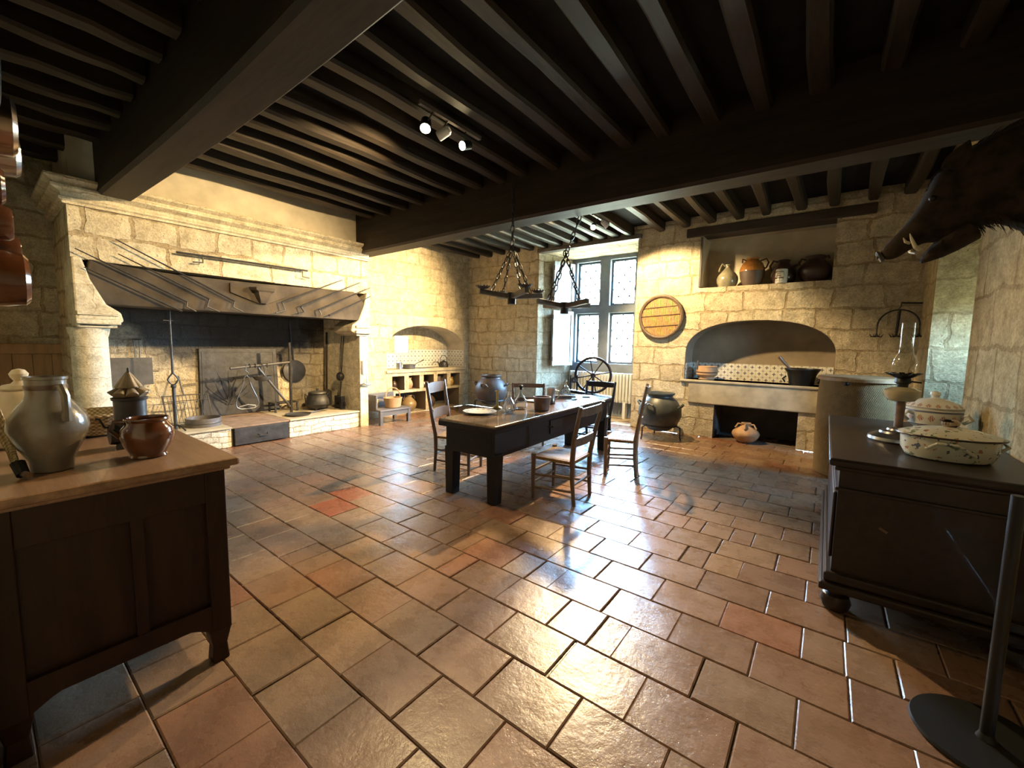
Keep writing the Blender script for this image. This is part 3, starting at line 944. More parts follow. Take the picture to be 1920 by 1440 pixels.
# smoothing log-like grey bundle (old fire tongs) lying behind
# flat skillet lying on the hearth edge
sk = thing('skillet', 'flat round iron skillet lying on the hearth edge with its handle outward', 'skillet', (-7.05, 3.33, .30))
MB().lathe([(.17, 0), (.20, .03), (.19, .032), (.165, .01), (.01, .008)], 32).build('pan_body', M_IRON_GREY, sk)
MB().bar((-.02, .18, .02), (-.14, .62, .035), .034, .014).build('handle', M_STEEL, sk, bevel=.003)

# square grey sheet with pole at left of hearth
sh = thing('sheet_iron_screen', 'plain grey sheet-iron plate hanging at the column side of the hearth', 'plate', (-7.86, 1.40, .88))
MB().box(-.012, .012, -.24, .235, 0, .39).build('plate', M_IRON_GREY, sh, smooth=0, bevel=.004)
MB().tube([(0, .235, .19), (.0, .30, .19)], .008, 6).build('stub', M_IRON, sh)
MB().bar((-.02, -.22, -.03), (-.02, -.22, .42), .02, .02).build('back_bar', M_IRON, sh)
tg = thing('fire_tongs', 'narrow steel fire tongs hanging above the sheet-iron plate', 'tongs', (-7.93, 1.49, 1.0))
for s in (-1, 1):
    MB().tube([(0, s * .012, .0), (0, s * .028, .35), (0, s * .03, .53)], .008, 6).build('prong', M_STEEL, tg)
MB().tube([(0, -.05, .53), (0, .045, .53)], .010, 6).build('hinge', M_IRON, tg)

# tall spit stand
ss = thing('spit_stand', 'tall slender iron spit stand with a diamond loop at mid height', 'spit stand', (-7.0, 1.66, .30))
MB().tube([(0, 0, 0), (0, 0, .62)], .020, 8).build('lower_rod', M_IRON, ss)
m = MB()
for s in (-1, 1):
    m.tube([(0, 0, .62), (0, s * .035, .655), (0, s * .058, .70), (0, s * .035, .745), (0, 0, .79)], .010, 6)
m.build('diamond_loop', M_IRON, ss)
MB().ball((0, 0, .61), .032, n=12).build('knop', M_IRON, ss)
MB().tube([(0, 0, .78), (0, .005, 1.70)], [.015, .011], 8).build('upper_rod', M_IRON, ss)
MB().bar((0, -.07, 1.49), (0, .08, 1.49), .02, .008).build('cross_bar', M_IRON, ss)
for a in (30, 150, 270):
    MB().tube([(0, 0, .09), (.09 * math.cos(math.radians(a)), .09 * math.sin(math.radians(a)), .06), (.15 * math.cos(math.radians(a)), .15 * math.sin(math.radians(a)), .008)], .010, 6).build('foot', M_IRON, ss)

# wire gridiron leaning on the back wall
gi = thing('gridiron', 'wire gridiron leaning against the hearth wall behind the sieve', 'gridiron', (-7.62, 1.97, .30))
m = MB()
for i in range(13):
    y = -.27 + i * .045
    m.tube([(.10, y, .01), (-.10, y, .40)], .004, 5)
m.build('wires', M_IRON_GREY, gi)
m = MB()
for z, x in ((.02, .10), (.32, -.055), (.40, -.10)):
    m.tube([(x, -.29, z), (x, .29, z)], .006, 6)
m.tube([(.10, -.28, .0), (-.10, -.28, .41)], .007, 6); m.tube([(.10, .28, .0), (-.10, .28, .41)], .007, 6)
m.build('frame', M_IRON, gi)
MB().tube([(-.10, -.02, .40), (-.24, -.04, .68)], .012, 6).build('handle', M_IRON_GREY, gi)

# round sieve
sv = thing('drum_sieve', 'round dark wooden drum sieve on the hearth end near the column', 'sieve', (-7.15, 2.02, .30))
MB().lathe([(.215, 0), (.215, .12), (.205, .12), (.205, .012)], 36, caps=False).build('hoop', M_OLDWOOD, sv)
MB().lathe([(.217, .045), (.220, .05), (.220, .06), (.217, .065)], 36, caps=False).build('band', M_IRON_GREY, sv)
MB().lathe([(.205, .02), (.01, .021)], 36).build('mesh', M_IRON, sv)

# spits leaning on the lintel and the rod on two hooks above
GX = FX + .085
def spit(label, pts, dx=.14):
    """pts: (y, z) from tip to crank; the foot stands off the lintel, the tip touches the hood"""
    n = len(pts) - 1
    P = [(GX + .02 * i / n, y, z) for i, (y, z) in enumerate(pts)]
    s = thing('roasting_spit', label, 'roasting spit', P[0], 0, 'roasting spits on the lintel')
    Q = [Vector(p) - Vector(P[0]) for p in P]
    MB().tube([Q[0], Q[1]], [.006, .015], 6).build('rod', M_IRON, s)
    if n > 1:
        MB().tube(Q[1:], .012, 6).build('crank', M_IRON, s)
    return s
spit('iron roasting spit reaching lowest beside the console above the column', [(.85, 2.326), (1.71, 1.90)])
spit('cranked iron roasting spit whose tip crosses the shaded corner of the hood', [(.79, 2.52), (1.773, 2.03), (1.764, 1.967), (1.86, 1.912)])
spit('cranked iron roasting spit second below the highest on the column side', [(1.14, 2.523), (2.02, 2.088), (1.986, 1.986), (2.125, 1.925)])
spit('cranked iron roasting spit reaching highest on the column side of the hood', [(1.127, 2.685), (2.317, 2.087), (2.294, 2.004), (2.41, 1.946)])
spit('cranked iron roasting spit just beside the carved boss, rising toward the window', [(3.95, 2.598), (2.955, 2.13), (2.99, 2.013), (2.85, 1.962)])
spit('cranked iron roasting spit second from the carved boss on the window side', [(4.29, 2.597), (3.235, 2.09), (3.274, 2.01), (3.18, 1.978)])
spit('short-cranked iron roasting spit third from the carved boss on the window side', [(4.49, 2.53), (3.527, 2.062), (3.552, 1.986)])
spit('straight iron roasting spit lowest over the window-side console', [(4.50, 2.38), (3.689, 1.978)])
rk = thing('spit_rack_rod', 'horizontal iron rod carried by two hooks on the chimney hood', 'rod', (FX + .06, 2.52, 2.65))
MB().tube([(.02, -.83, -.005), (.02, .84, .01)], .014, 8).build('rod', M_IRON, rk)
for y, s in ((-.55, -1), (.76, 1)):
    m = MB()
    m.tube([(-.06, y, .01), (.02, y, .01), (.02, y, -.09), (.02, y + s * .11, -.10)], .010, 6)
    m.build('hook', M_IRON, rk)
# steelyard hanging on the window-side pier
sy = thing('steelyard', 'small hanging spring scale with a ring on the window-side pier', 'scale', (FX + .06, 4.37, .78))
MB().box(-.005, .005, -.035, .035, .20, .45).build('plate', M_WHITECHINA, sy, smooth=0)
MB().tube([(0, .03, .45), (0, .035, .0)], .004, 5).build('rod', M_STEEL, sy)
MB().tube([(0, -.09, .0), (.02, -.03, .02), (.01, .04, -.01), (.02, .11, .0)], .015, 6).build('hook', M_STEEL, sy)
# pine settle back to the left of the column
ds = thing('pine_dado', 'pine board panelling with a capped rail beside the fireplace column', 'panelling', (-7.98, .42, 0))
for i in range(5):
    MB().box(.0, .04, -.42 + i * .165, -.42 + i * .165 + .162, 0, 1.33).build('board', M_PINE, ds, smooth=0, bevel=.004)
MB().box(.0, .065, -.43, .41, 1.33, 1.455).build('rail', M_PINE, ds, smooth=0, bevel=.008)

# ------------------------------------------------------------------ left niche counter and what stands there
ct = tag(MB().box(XL - .60, XL + .03, 5.27, 7.70, .905, .965).build('niche_counter', M_SLAB, smooth=0, bevel=.012), 'long thin stone slab across the arched niche by the corner', 'counter')
m = MB()
m.box(XL - .612, XL - .60, 5.30, 5.96, .97, 1.305); m.box(XL - .612, XL - .60, 6.35, 7.59, .97, 1.40); m.box(XL - .612, XL - .60, 5.96, 6.35, .97, 1.32)
tag(m.build('tile_backsplash', M_TILE_X, smooth=0), 'cream tiles with dark flowers lining the niche by the corner', 'tiles')
tag(MB().box(XL - .60, XL - .02, 7.585, 7.597, .97, 1.395).build('tile_backsplash', M_TILE_Y, smooth=0), 'narrow return of flowered tiles on the niche end by the corner', 'tiles')
def pot(name, label, cat, loc, prof, mat, n=32, group=None, sx=1, sy=1, part='body'):
    t = thing(name, label, cat, loc, 0, group)
    MB().lathe(prof, n, sx=sx, sy=sy).build(part, mat, t)
    return t
def handle(t, pts, r, mat, name='handle', flat=1.0):
    return MB().tube(pts, r, 8, flat=flat).build(name, mat, t)
def jarprof(rb, rm, rn, rl, h, zm=.5, lip=.02, t=.012):
    """outside from the foot up over belly, neck and lip, then a little way inside"""
    P = [(rb * .7, 0), (rb, .004)]
    for i in range(1, 9):
        a = i / 9
        z = a * h * .86
        if a < zm:
            r = rb + (rm - rb) * math.sin(a / zm * PI / 2)
        else:
            r = rn + (rm - rn) * math.cos((a - zm) / (1 - zm) * PI / 2) ** 1.15
        P.append((r, z))
    P += [(rn, h * .87), (rn, h - lip), (rl, h - lip * .8), (rl, h - .004), (rl - t * .5, h), (rn - t, h - .003), (rn - t, h * .80), (rm * .6, h * .5), (.01, h * .48)]
    return P
t = pot('milk_can', 'small upright tin can at the bright end of the niche counter', 'can', (-7.50, 5.75, .966), [(.06, 0), (.065, .005), (.062, .15), (.066, .155), (.056, .157), (.05, .10), (.01, .1)], M_PEWTER)
handle(t, [(0, .06, .13), (0, .10, .11), (0, .10, .06), (0, .062, .04)], .006, M_PEWTER)
t = pot('saucepan', 'low iron saucepan with raised handle on the niche counter', 'saucepan', (-7.50, 6.02, .966), [(.13, 0), (.14, .005), (.14, .10), (.145, .105), (.13, .105), (.125, .02), (.01, .02)], M_IRON_GREY)
handle(t, [(.02, .13, .09), (.03, .24, .14), (.04, .40, .20)], [.01, .009, .016], M_IRON)
t = pot('kettle', 'dark iron kettle with bail handle on the niche counter', 'kettle', (-7.55, 7.13, .966), [(.09, 0), (.115, .01), (.12, .06), (.095, .13), (.07, .145), (.06, .15), (.02, .17), (.015, .185), (.004, .19)], M_IRON)
handle(t, [(0, -.10, .11), (0, -.11, .22), (0, -.05, .29), (0, .05, .29), (0, .11, .22), (0, .10, .11)], .008, M_IRON)
handle(t, [(0, -.11, .06), (0, -.17, .11), (0, -.19, .15)], [.02, .013, .010], M_IRON, 'spout')
tag(MB().box(-7.66, -7.42, 6.30, 6.72, .966, .978).build('baking_tray', M_IRON_GREY, smooth=0, bevel=.003), 'flat metal tray lying between saucepan and kettle', 'tray')
t = pot('storage_pot', 'pale clay pot standing in the second cubby under the niche counter', 'pot', (-7.46, 5.97, .526), jarprof(.06, .10, .06, .075, .25), M_TERRA)
t = pot('storage_pot', 'dark bottle-shaped pot in the first cubby by the fireplace pier', 'pot', (-7.52, 5.62, .526), jarprof(.05, .075, .03, .04, .24), M_DARKJUG)
t = pot('storage_pot', 'low dark bowl in the middle cubby under the niche counter', 'pot', (-7.50, 6.43, .526), jarprof(.06, .11, .09, .10, .15), M_DARKJUG)
t = pot('storage_pot', 'tall dark jar in the fourth cubby behind the chair', 'pot', (-7.48, 6.88, .526), jarprof(.07, .09, .07, .08, .26), M_BROWN_POT)
t = pot('storage_pot', 'yellow glazed pot in the cubby nearest the room corner', 'pot', (-7.46, 7.27, .526), jarprof(.06, .085, .06, .07, .20), plain('ochre_glaze', (.50, .30, .08), .2, bump=.1))
t = pot('oil_jar', 'round two-handled ochre oil jar on the floor under the niche counter', 'jar', (-7.50, 6.0, .021), jarprof(.11, .185, .07, .085, .36), plain('ochre_jar_glaze', (.36, .22, .08), .3, var=.4, bump=.15, c2=(.2, .14, .07)))
for s in (-1, 1):
    handle(t, [(.0, s * .06, .33), (.02, s * .13, .33), (.02, s * .16, .27), (.0, s * .15, .24)], .014, M_BROWN_POT)
t = pot('oil_jar', 'dark two-handled jar in the low recess behind the pale chair', 'jar', (-7.62, 6.72, .021), jarprof(.10, .15, .07, .085, .34), M_BROWN_POT)
for s in (-1, 1):
    handle(t, [(.0, s * .06, .31), (.02, s * .12, .30), (.0, s * .12, .23)], .012, M_BROWN_POT)

# low bench with a back, basket on it
bn = thing('low_bench', 'low grey-brown wooden bench against the wall beside the fireplace', 'bench', (-6.80, 4.93, 0))
MB().box(-.24, .28, -.36, .36, .255, .29).build('seat', M_OLDWOOD, bn, smooth=0, bevel=.006)
for x in (-.20, .24):
    for y in (-.32, .32):
        MB().box(x - .03, x + .03, y - .03, y + .03, 0, .256).build('leg', M_OLDWOOD, bn, smooth=0)
MB().box(.245, .262, -.30, .30, .17, .256).build('apron', M_OLDWOOD, bn, smooth=0)
MB().box(-.24, -.20, -.36, .30, .29, .56).build('backboard', M_OLDWOOD, bn, smooth=0, bevel=.006)
MB().box(-.20, .15, -.36, -.325, .29, .56).build('side_panel', M_OLDWOOD, bn, smooth=0, bevel=.006)
bk = thing('shopping_basket', 'pale wicker basket with arched handle sitting on the low bench', 'basket', (-6.72, 5.0, .291))
MB().lathe([(.13, 0), (.16, .01), (.185, .17), (.195, .19), (.18, .195), (.14, .02), (.01, .02)], 32, sx=.8, sy=1.0).build('body', M_WICKER_SM, bk)
MB().tube([(0, -.17, .15), (0, -.155, .28), (0, -.09, .36), (0, 0, .385), (0, .09, .36), (0, .155, .28), (0, .17, .15)], .012, 8).build('handle', M_WICKER_SM, bk)
tag(MB().box(-7.0, -6.86, 4.62, 4.76, .291, .46).build('card_box', plain('pale_card', (.55, .46, .22), .7), smooth=0, bevel=.004), 'small yellowish box behind the basket on the bench', 'box')

# ------------------------------------------------------------------ stove wall things
sc_ = tag(MB().box(-2.08, .16, YF - .055, YF + .48, .955, 1.0).build('stove_counter', M_SLAB, smooth=0, bevel=.015), 'worn stone worktop with a smooth apron below, in the arched wall stove', 'counter')
tag(MB().box(-2.0, .09, YF + .485, YF + .497, 1.0, 1.292).build('tile_backsplash', M_TILE_Y, smooth=0), 'three rows of white tiles with dark flowers behind the stove worktop', 'tiles')
tag(MB().box(-2.015, -2.003, YF + .02, YF + .485, 1.0, 1.292).build('tile_backsplash', M_TILE_X, smooth=0), 'shaded tile return at the window end of the stove niche', 'tiles')
# front stones below the worktop
m = MB()
m.box(-1.93, .10, YF - .035, YF, .59, .955)
m.build('stone_apron', M_SLAB, sc_, smooth=0, bevel=.015)

t = thing('grey_jug', 'grey-green stoneware jug at the window end of the high shelf', 'jug', (-1.45, YF + .16, 2.586))
MB().lathe(jarprof(.13, .165, .04, .055, .38, .42), 32).build('body', M_GREYJUG, t)
handle(t, [(-.03, -.03, .35), (-.08, -.05, .39), (-.11, -.06, .32), (-.12, -.07, .26)], .016, M_GREYJUG)
t = thing('brown_jug', 'tall jug with shiny brown glazed top half on the high shelf', 'jug', (-1.09, YF + .17, 2.586))
MB().lathe([(.10, 0), (.125, .01), (.17, .12), (.185, .235)], 32).build('lower_body', M_BROWN_POT, t)
MB().lathe([(.185, .235), (.182, .28), (.15, .36), (.10, .41), (.085, .43), (.10, .455), (.085, .455), (.07, .42), (.01, .40)], 32).build('glazed_top', plain('amber_glaze', (.30, .13, .035), .15, 0, var=.3, scale=12, bump=.1, coat=.5), t)
handle(t, [(.11, 0, .40), (.19, .02, .43), (.225, .02, .37), (.20, .0, .29), (.175, 0, .27)], .013, M_GLAZE)
handle(t, [(-.09, -.03, .42), (-.14, -.05, .44), (-.14, -.06, .38)], .014, M_GLAZE, 'lug')
t = thing('dark_pitcher', 'nearly black pitcher behind the labelled jar on the high shelf', 'pitcher', (-.66, YF + .26, 2.586))
MB().lathe(jarprof(.12, .175, .075, .09, .39, .40), 32).build('body', M_DARKJUG, t)
handle(t, [(-.08, -.03, .36), (-.14, -.05, .38), (-.18, -.07, .30), (-.165, -.06, .22)], .018, M_DARKJUG)
handle(t, [(.12, .02, .28), (.19, .02, .31), (.205, .02, .36)], [.022, .016, .013], M_DARKJUG, 'spout')
t = thing('labelled_jar', 'small white cylindrical jar with printed dark lettering on the high shelf', 'jar', (-.665, YF + .05, 2.586))
MB().lathe([(.075, 0), (.082, .006), (.082, .205), (.076, .215), (.07, .215), (.07, .19), (.01, .19)], 32).build('body', M_WHITECHINA, t)
# lettering on the jar: rows of small printed marks, unreadable at this distance
m = MB()
for row, (z, half, step, hh) in enumerate(((.170, 44, 8, .009), (.140, 18, 9, .008), (.110, 24, 8, .010), (.078, 46, 7, .012), (.045, 14, 9, .007))):
    a = -half
    while a <= half:
        for s in (-1.4, 1.2):
            th = math.radians(-115 + a + s)
            ca, sa = math.cos(th), math.sin(th)
            m.bar((.0825 * ca, .0825 * sa, z - hh), (.0825 * ca, .0825 * sa, z + hh), .003, .0016, (ca, sa, 0))
        a += step
m.build('printed_lettering', M_STONEWARE_BAND, t, smooth=0)
m = MB()
ring = []
for i in range(40):
    th = 2 * PI * i / 40
    an = math.radians(-115 + 56 * math.cos(th))
    ring.append((.083 * math.cos(an), .083 * math.sin(an), .108 + .088 * math.sin(th)))
m.tube(ring, .0015, 5, closed=True)
m.build('printed_oval', M_STONEWARE_BAND, t)
t = thing('round_jar', 'large round dark brown jar at the shaded end of the high shelf', 'jar', (-.255, YF + .22, 2.586))
MB().lathe(jarprof(.13, .215, .115, .135, .40, .55), 32).build('body', M_DARKJUG, t)
handle(t, [(-.11, -.02, .35), (-.17, -.03, .37), (-.20, -.04, .31), (-.19, -.03, .27)], .014, M_DARKJUG)
handle(t, [(.11, -.02, .36), (.16, -.03, .39), (.17, -.04, .35)], .014, M_DARKJUG)

t = thing('clay_crock', 'pale round clay crock with an upright wooden handle on the stove worktop', 'crock', (-1.68, YF + .16, 1.001))
MB().lathe([(.12, 0), (.13, .01), (.12, .05), (.17, .09), (.175, .16), (.16, .20), (.165, .235), (.15, .24), (.135, .19), (.01, .18)], 32).build('body', M_TERRA, t)
MB().lathe([(.176, .125), (.179, .13), (.179, .137), (.176, .142)], 32, caps=False).build('band', M_STONEWARE_BAND, t)
handle(t, [(-.13, -.09, .16), (-.14, -.10, .24), (-.13, -.10, .33)], .017, M_OLDWOOD)
t = thing('stew_pot', 'black flared cooking pot with slanting wooden handle on the stove worktop', 'cooking pot', (-.30, YF + .13, 1.001))
MB().lathe([(.14, 0), (.155, .006), (.185, .15), (.20, .20), (.235, .245), (.235, .265), (.215, .265), (.17, .10), (.01, .06)], 32).build('body', M_CHARCOAL, t)
handle(t, [(-.16, -.04, .255), (-.25, -.06, .36), (-.31, -.08, .44)], [.018, .022, .028], M_CHAIR)
for s in (-1, 1):
    handle(t, [(s * .20, -.09, .14), (s * .24, -.11, .10), (s * .21, -.09, .05)], .014, M_CHARCOAL, 'lug')

t = thing('clay_jug', 'squat pale clay jug with three small handles in the low dark recess', 'jug', (-1.0, YF + .05, .0))
MB().lathe(jarprof(.10, .205, .06, .075, .33, .52), 36).build('body', M_TERRA, t)
for a in (200, 270, 345):
    c, s = math.cos(math.radians(a)), math.sin(math.radians(a))
    handle(t, [(.06 * c, .06 * s, .30), (.12 * c, .12 * s, .31), (.16 * c, .16 * s, .24)], .015, M_TERRA)

# round wicker tray on the wall
tr = thing('wicker_tray', 'round split-cane tray hanging on the bright wall beside the window', 'tray', (-2.475, YF, 2.105))
MB().torus((0, -.045, 0), .375, .032, RM('X', 90), 40, 8).build('rim', M_TRAYRIM, tr)
m = MB()
for i in range(27):
    x = -.34 + i * .68 / 26
    hh = math.sqrt(max(.001, .37 ** 2 - x * x))
    m.box(x - .0085, x + .0085, -.045, -.037, -hh, hh)
m.build('slats', M_TRAY, tr, smooth=0)
m = MB()
for z in (-.16, .03, .18):
    hh = math.sqrt(.36 ** 2 - z * z)
    m.bar((-hh, -.052, z - .02), (hh, -.052, z + .02), .012, .010)
m.build('cross_slats', M_TRAYRIM, tr, smooth=0)
MB().lathe([(.36, 0), (.36, .012)], 36, (0, -.012, 0), RM('X', 90)).build('backing', M_TRAYRIM, tr)

# big black pot on its iron tripod
def cauldron_jar(name, label, loc, mat, rz, rscale=1.0):
    t = thing(name, label, 'pot', loc, rz)
    k = rscale
    MB().lathe([(.10 * k, .13), (.17 * k, .15), (.29 * k, .25), (.355 * k, .40), (.345 * k, .54), (.27 * k, .66), (.205 * k, .715), (.20 * k, .735), (.235 * k, .765), (.235 * k, .785), (.21 * k, .785), (.18 * k, .72), (.20 * k, .55), (.01, .5)], 40).build('body', mat, t)
    for a in (250, 345, 75, 165):
        c, s = math.cos(math.radians(a)), math.sin(math.radians(a))
        u = Vector((-s, c, 0))
        b = Vector((c, s, 0))
        pts = [b * .33 * k + u * -.075 + Vector((0, 0, .555)), b * .375 * k + u * -.05 + Vector((0, 0, .60)), b * .38 * k + Vector((0, 0, .615)), b * .375 * k + u * .05 + Vector((0, 0, .60)), b * .33 * k + u * .075 + Vector((0, 0, .555))]
        MB().tube(pts, .017, 6).build('lug', mat, t)
    return t
def tripod(name, label, loc, rz, r=.34):
    t = thing(name, label, 'tripod', loc, rz)
    MB().torus((0, 0, .235), .285, .012, None, 32, 6).build('ring', M_IRON, t)
    for a in (90, 210, 330):
        c, s = math.cos(math.radians(a)), math.sin(math.radians(a))
        MB().tube([(.285 * c, .285 * s, .235), (.35 * c, .35 * s, .215), (.355 * c, .355 * s, .05), (.37 * c, .37 * s, .0)], .013, 6).build('leg', M_IRON, t)
    return t
cauldron_jar('clay_vat', 'big blackish clay vat with loop lugs below the wicker tray', (-2.23, 7.15, .0), M_BLACKPOT, .2)
tripod('iron_tripod', 'iron three-legged ring under the blackish clay vat', (-2.23, 7.15, 0), .5)
cauldron_jar('clay_vat', 'big brown clay vat near the room corner behind the dining table', (-5.85, 6.95, .10), M_BROWN_POT, .6)
tripod('iron_tripod', 'iron three-legged ring under the brown clay vat in the corner', (-5.85, 6.95, .10 - .10), .1).scale = (1, 1, 1.42)

# iron meat-hook rack on the wall
hr = thing('meat_hook_rack', 'black iron hanging rack with arched arms and three clusters of hooks', 'hook rack', (.71, YF - .02, 1.70))
MB().tube([(.02, -.16, .50), (.27, -.01, .50)], .012, 6).build('wall_bracket', M_IRON, hr)
MB().tube([(.02, -.16, .50), (.02, -.16, .46), (.0, -.16, .42), (.02, -.16, .38)], .008, 6).build('chain', M_IRON, hr)
MB().tube(arc((.01, -.16, .20), .21, 0, 180, 16), .011, 6).build('arch', M_IRON, hr)
MB().tube([(.01, -.16, .41), (.0, -.16, .10)], .016, 8).build('stem', M_IRON, hr)
for cx, cz in ((-.20, .20), (.0, .10), (.22, .20)):
    m = MB()
    if abs(cx) > .05:
        m.tube([(cx, -.16, cz), (cx, -.16, cz - .10)], .008, 6)
    zz = cz - (.10 if abs(cx) > .05 else 0)
    for a in (0, 90, 180, 270):
        c, s = math.cos(math.radians(a + 20)), math.sin(math.radians(a + 20))
        m.tube([(cx, -.16, zz), (cx + .015 * c, -.16 + .015 * s, zz - .045), (cx + .055 * c, -.16 + .055 * s, zz - .05), (cx + .08 * c, -.16 + .08 * s, zz - .01)], [.010, .010, .008, .003], 6)
    m.build('hook', M_IRON, hr)

# tall lidded basket
tb = thing('tall_basket', 'tall barrel-like wicker basket standing behind the dark chest', 'basket', (.33, 6.62, 0))
MB().lathe([(.37, 0), (.385, .02), (.40, .5), (.40, 1.0), (.385, 1.185), (.365, 1.185), (.36, .9), (.01, .88)], 48).build('body', M_WICKER, tb)
lidm = MB().lathe([(.40, 1.187), (.415, 1.19), (.415, 1.225), (.40, 1.24), (.01, 1.245)], 40).build('lid', M_PINE, tb)
MB().ball((-.13, -.40, 1.165), .025, n=10).build('toggle', M_CHARCOAL, tb)

# ------------------------------------------------------------------ table and chairs
tbl = thing('refectory_table', 'long heavy black oak table with a worn brown top', 'table', (-2.83, 4.36, 0), math.radians(2.6))
HL, HW = 1.46, .365
MB().box(-HW, HW, -HL, HL, .72, .79).build('table_top', M_TABLETOP, tbl, smooth=0, bevel=.012)
m = MB()
m.box(-HW + .05, -HW + .09, -HL + .06, HL - .06, .46, .72); m.box(HW - .09, HW - .05, -HL + .06, HL - .06, .46, .72)
m.box(-HW + .09, HW - .09, -HL + .06, -HL + .10, .46, .72); m.box(-HW + .09, HW - .09, HL - .10, HL - .06, .46, .72)
m.build('apron', M_TABLE, tbl, smooth=0, bevel=.006)
m = MB()
m.box(-HW - .003, HW + .003, -HL - .003, HL + .003, .715, .772)
m.build('top_edge', M_TABLE, tbl, smooth=0, bevel=.01)
for x in (-HW + .09, HW - .09):
    for y in (-HL + .12, HL - .12):
        m = MB()
        m.hexa([(x - .05, y - .055, 0), (x + .05, y - .055, 0), (x + .05, y + .055, 0), (x - .05, y + .055, 0), (x - .06, y - .06, .50), (x + .06, y - .06, .50), (x + .06, y + .06, .50), (x - .06, y + .06, .50)])
        m.build('leg', M_TABLE, tbl, smooth=0, bevel=.008)
dr = MB().box(HW - .052, HW - .035, -.35, .35, .53, .69).build('drawer', M_TABLE, tbl, smooth=0, bevel=.004)
MB().tube([(HW - .035, -.42, .63), (HW + .03, -.40, .63)], .009, 6).build('drawer_knob', M_STEEL, dr)

def chair(label, loc, rz, wood_m, h=.95, w=.42, dep=.40, seat_h=.45, slats=(.92, .70, .55), curved=.035, rush=True, splay=.03, slat_h=.075):
    """faces local -x; origin on the floor under the seat's centre"""
    c = thing('rush_seat_chair', label, 'chair', loc, rz, 'rush-seated chairs round the table')
    hw, hd = w / 2, dep / 2
    top = []
    for s in (-1, 1):
        p = [(hd + .02, s * hw * .86, 0), (hd, s * hw * .90, .25), (hd, s * hw * .94, seat_h), (hd + .03, s * (hw + splay * .5), seat_h + .22), (hd + .10, s * (hw + splay), h)]
        MB().tube(p, [.017, .022, .025, .023, .018], 10).build('back_post', wood_m, c)
        top.append(s)
        MB().tube([(-hd, s * hw * .97, 0), (-hd, s * hw, .25), (-hd, s * hw, seat_h + .015)], [.017, .022, .025], 10).build('front_leg', wood_m, c)
    def back_x(z):
        t = max(0, (z - seat_h) / (h - seat_h))
        return hd + .03 * min(1, t * 2) + .07 * max(0, t - .4) / .6
    for z in slats:
        m = MB()
        rows = []
        yy = hw + splay * min(1, (z - seat_h) / (h - seat_h))
        for i in range(9):
            t = -1 + i / 4
            y = t * yy
            x = back_x(z) + curved * (1 - t * t)
            hh = slat_h / 2 * (1.0 - .12 * t * t)
            rows.append([(x - .008, y, z - hh), (x + .008, y, z - hh), (x + .010, y, z + hh), (x - .006, y, z + hh)])
        m.rings(rows)
        m.build('back_slat', wood_m, c, smooth=50)
    for z, k in ((.12, 1), (.25, 1)):
        for s in (-1, 1):
            MB().tube([(-hd, s * hw * .97, z), (hd, s * hw * .9, z + .02)], .012, 8).build('stretcher', wood_m, c)
    for z in (.17, .29):
        MB().tube([(-hd, -hw, z), (-hd, hw, z)], .013, 8).build('stretcher', wood_m, c)
    MB().tube([(hd + .01, -hw * .9, .21), (hd + .01, hw * .9, .21)], .012, 8).build('stretcher', wood_m, c)
    # rush seat: four triangles falling slightly to the middle, rounded edges
    m = MB()
    g = 12
    def sp(i, j, up):
        u, v = -1 + 2 * i / g, -1 + 2 * j / g
        r = max(abs(u), abs(v))
        z = seat_h - .012 + (.018 * r - .018 * r ** 8 * .8) + (0 if up else -.04 + .012 * r ** 4)
        k = 1.0 + (.03 if not up else .04)
        return (u * hd * k, v * (hw * k) * (1 - .04 * (u + 1) / 2), z)
    for up in (1, 0):
        V = [[m.bm.verts.new(sp(i, j, up)) for j in range(g + 1)] for i in range(g + 1)]
        for i in range(g):
            for j in range(g):
                m.face([V[i][j], V[i + 1][j], V[i + 1][j + 1], V[i][j + 1]])
        if up:
            A = V
    def rim(V):
        return [V[i][0] for i in range(g + 1)] + [V[g][j] for j in range(1, g + 1)] + [V[i][g] for i in range(g - 1, -1, -1)] + [V[0][j] for j in range(g - 1, 0, -1)]
    ra, rb_ = rim(A), rim(V)
    for i in range(len(ra)):
        j = (i + 1) % len(ra)
        m.face([ra[i], ra[j], rb_[j], rb_[i]])
    m.build('seat', M_RUSH if rush else wood_m, c, smooth=50)
    return c
chair('dark chair with straw-coloured rush seat and low back, standing at the table\'s long side', (-2.10, 3.65, 0), math.radians(4), M_CHAIR, h=.99, w=.46, dep=.42, slats=(.93, .63), slat_h=.085, curved=.02, splay=.05)
chair('tall pale ladder-back chair near the radiator end of the table', (-1.95, 4.83, 0), math.radians(18), M_CHAIR_PALE, h=1.10, w=.36, dep=.34, slats=(1.05, .86, .68), curved=.04)
chair('ladder-back chair with broad white-lit slats at the table end by the fireplace', (-3.56, 3.62, 0), math.radians(200), M_CHAIR, h=1.09, w=.40, dep=.44, slats=(1.01, .70), slat_h=.13, curved=.03)
chair('chair with reddish top rail tucked on the vat side of the table', (-3.72, 5.35, 0), math.radians(127), M_CHAIR_RED, h=.92, w=.46, dep=.42, slats=(.885, .66), slat_h=.07, curved=.03)
chair('dark chair at the far table end in front of the spinning wheel', (-2.90, 6.00, 0), math.radians(97), M_TABLE, h=.98, w=.42, dep=.38, slats=(.93, .70), curved=.03, slat_h=.09)

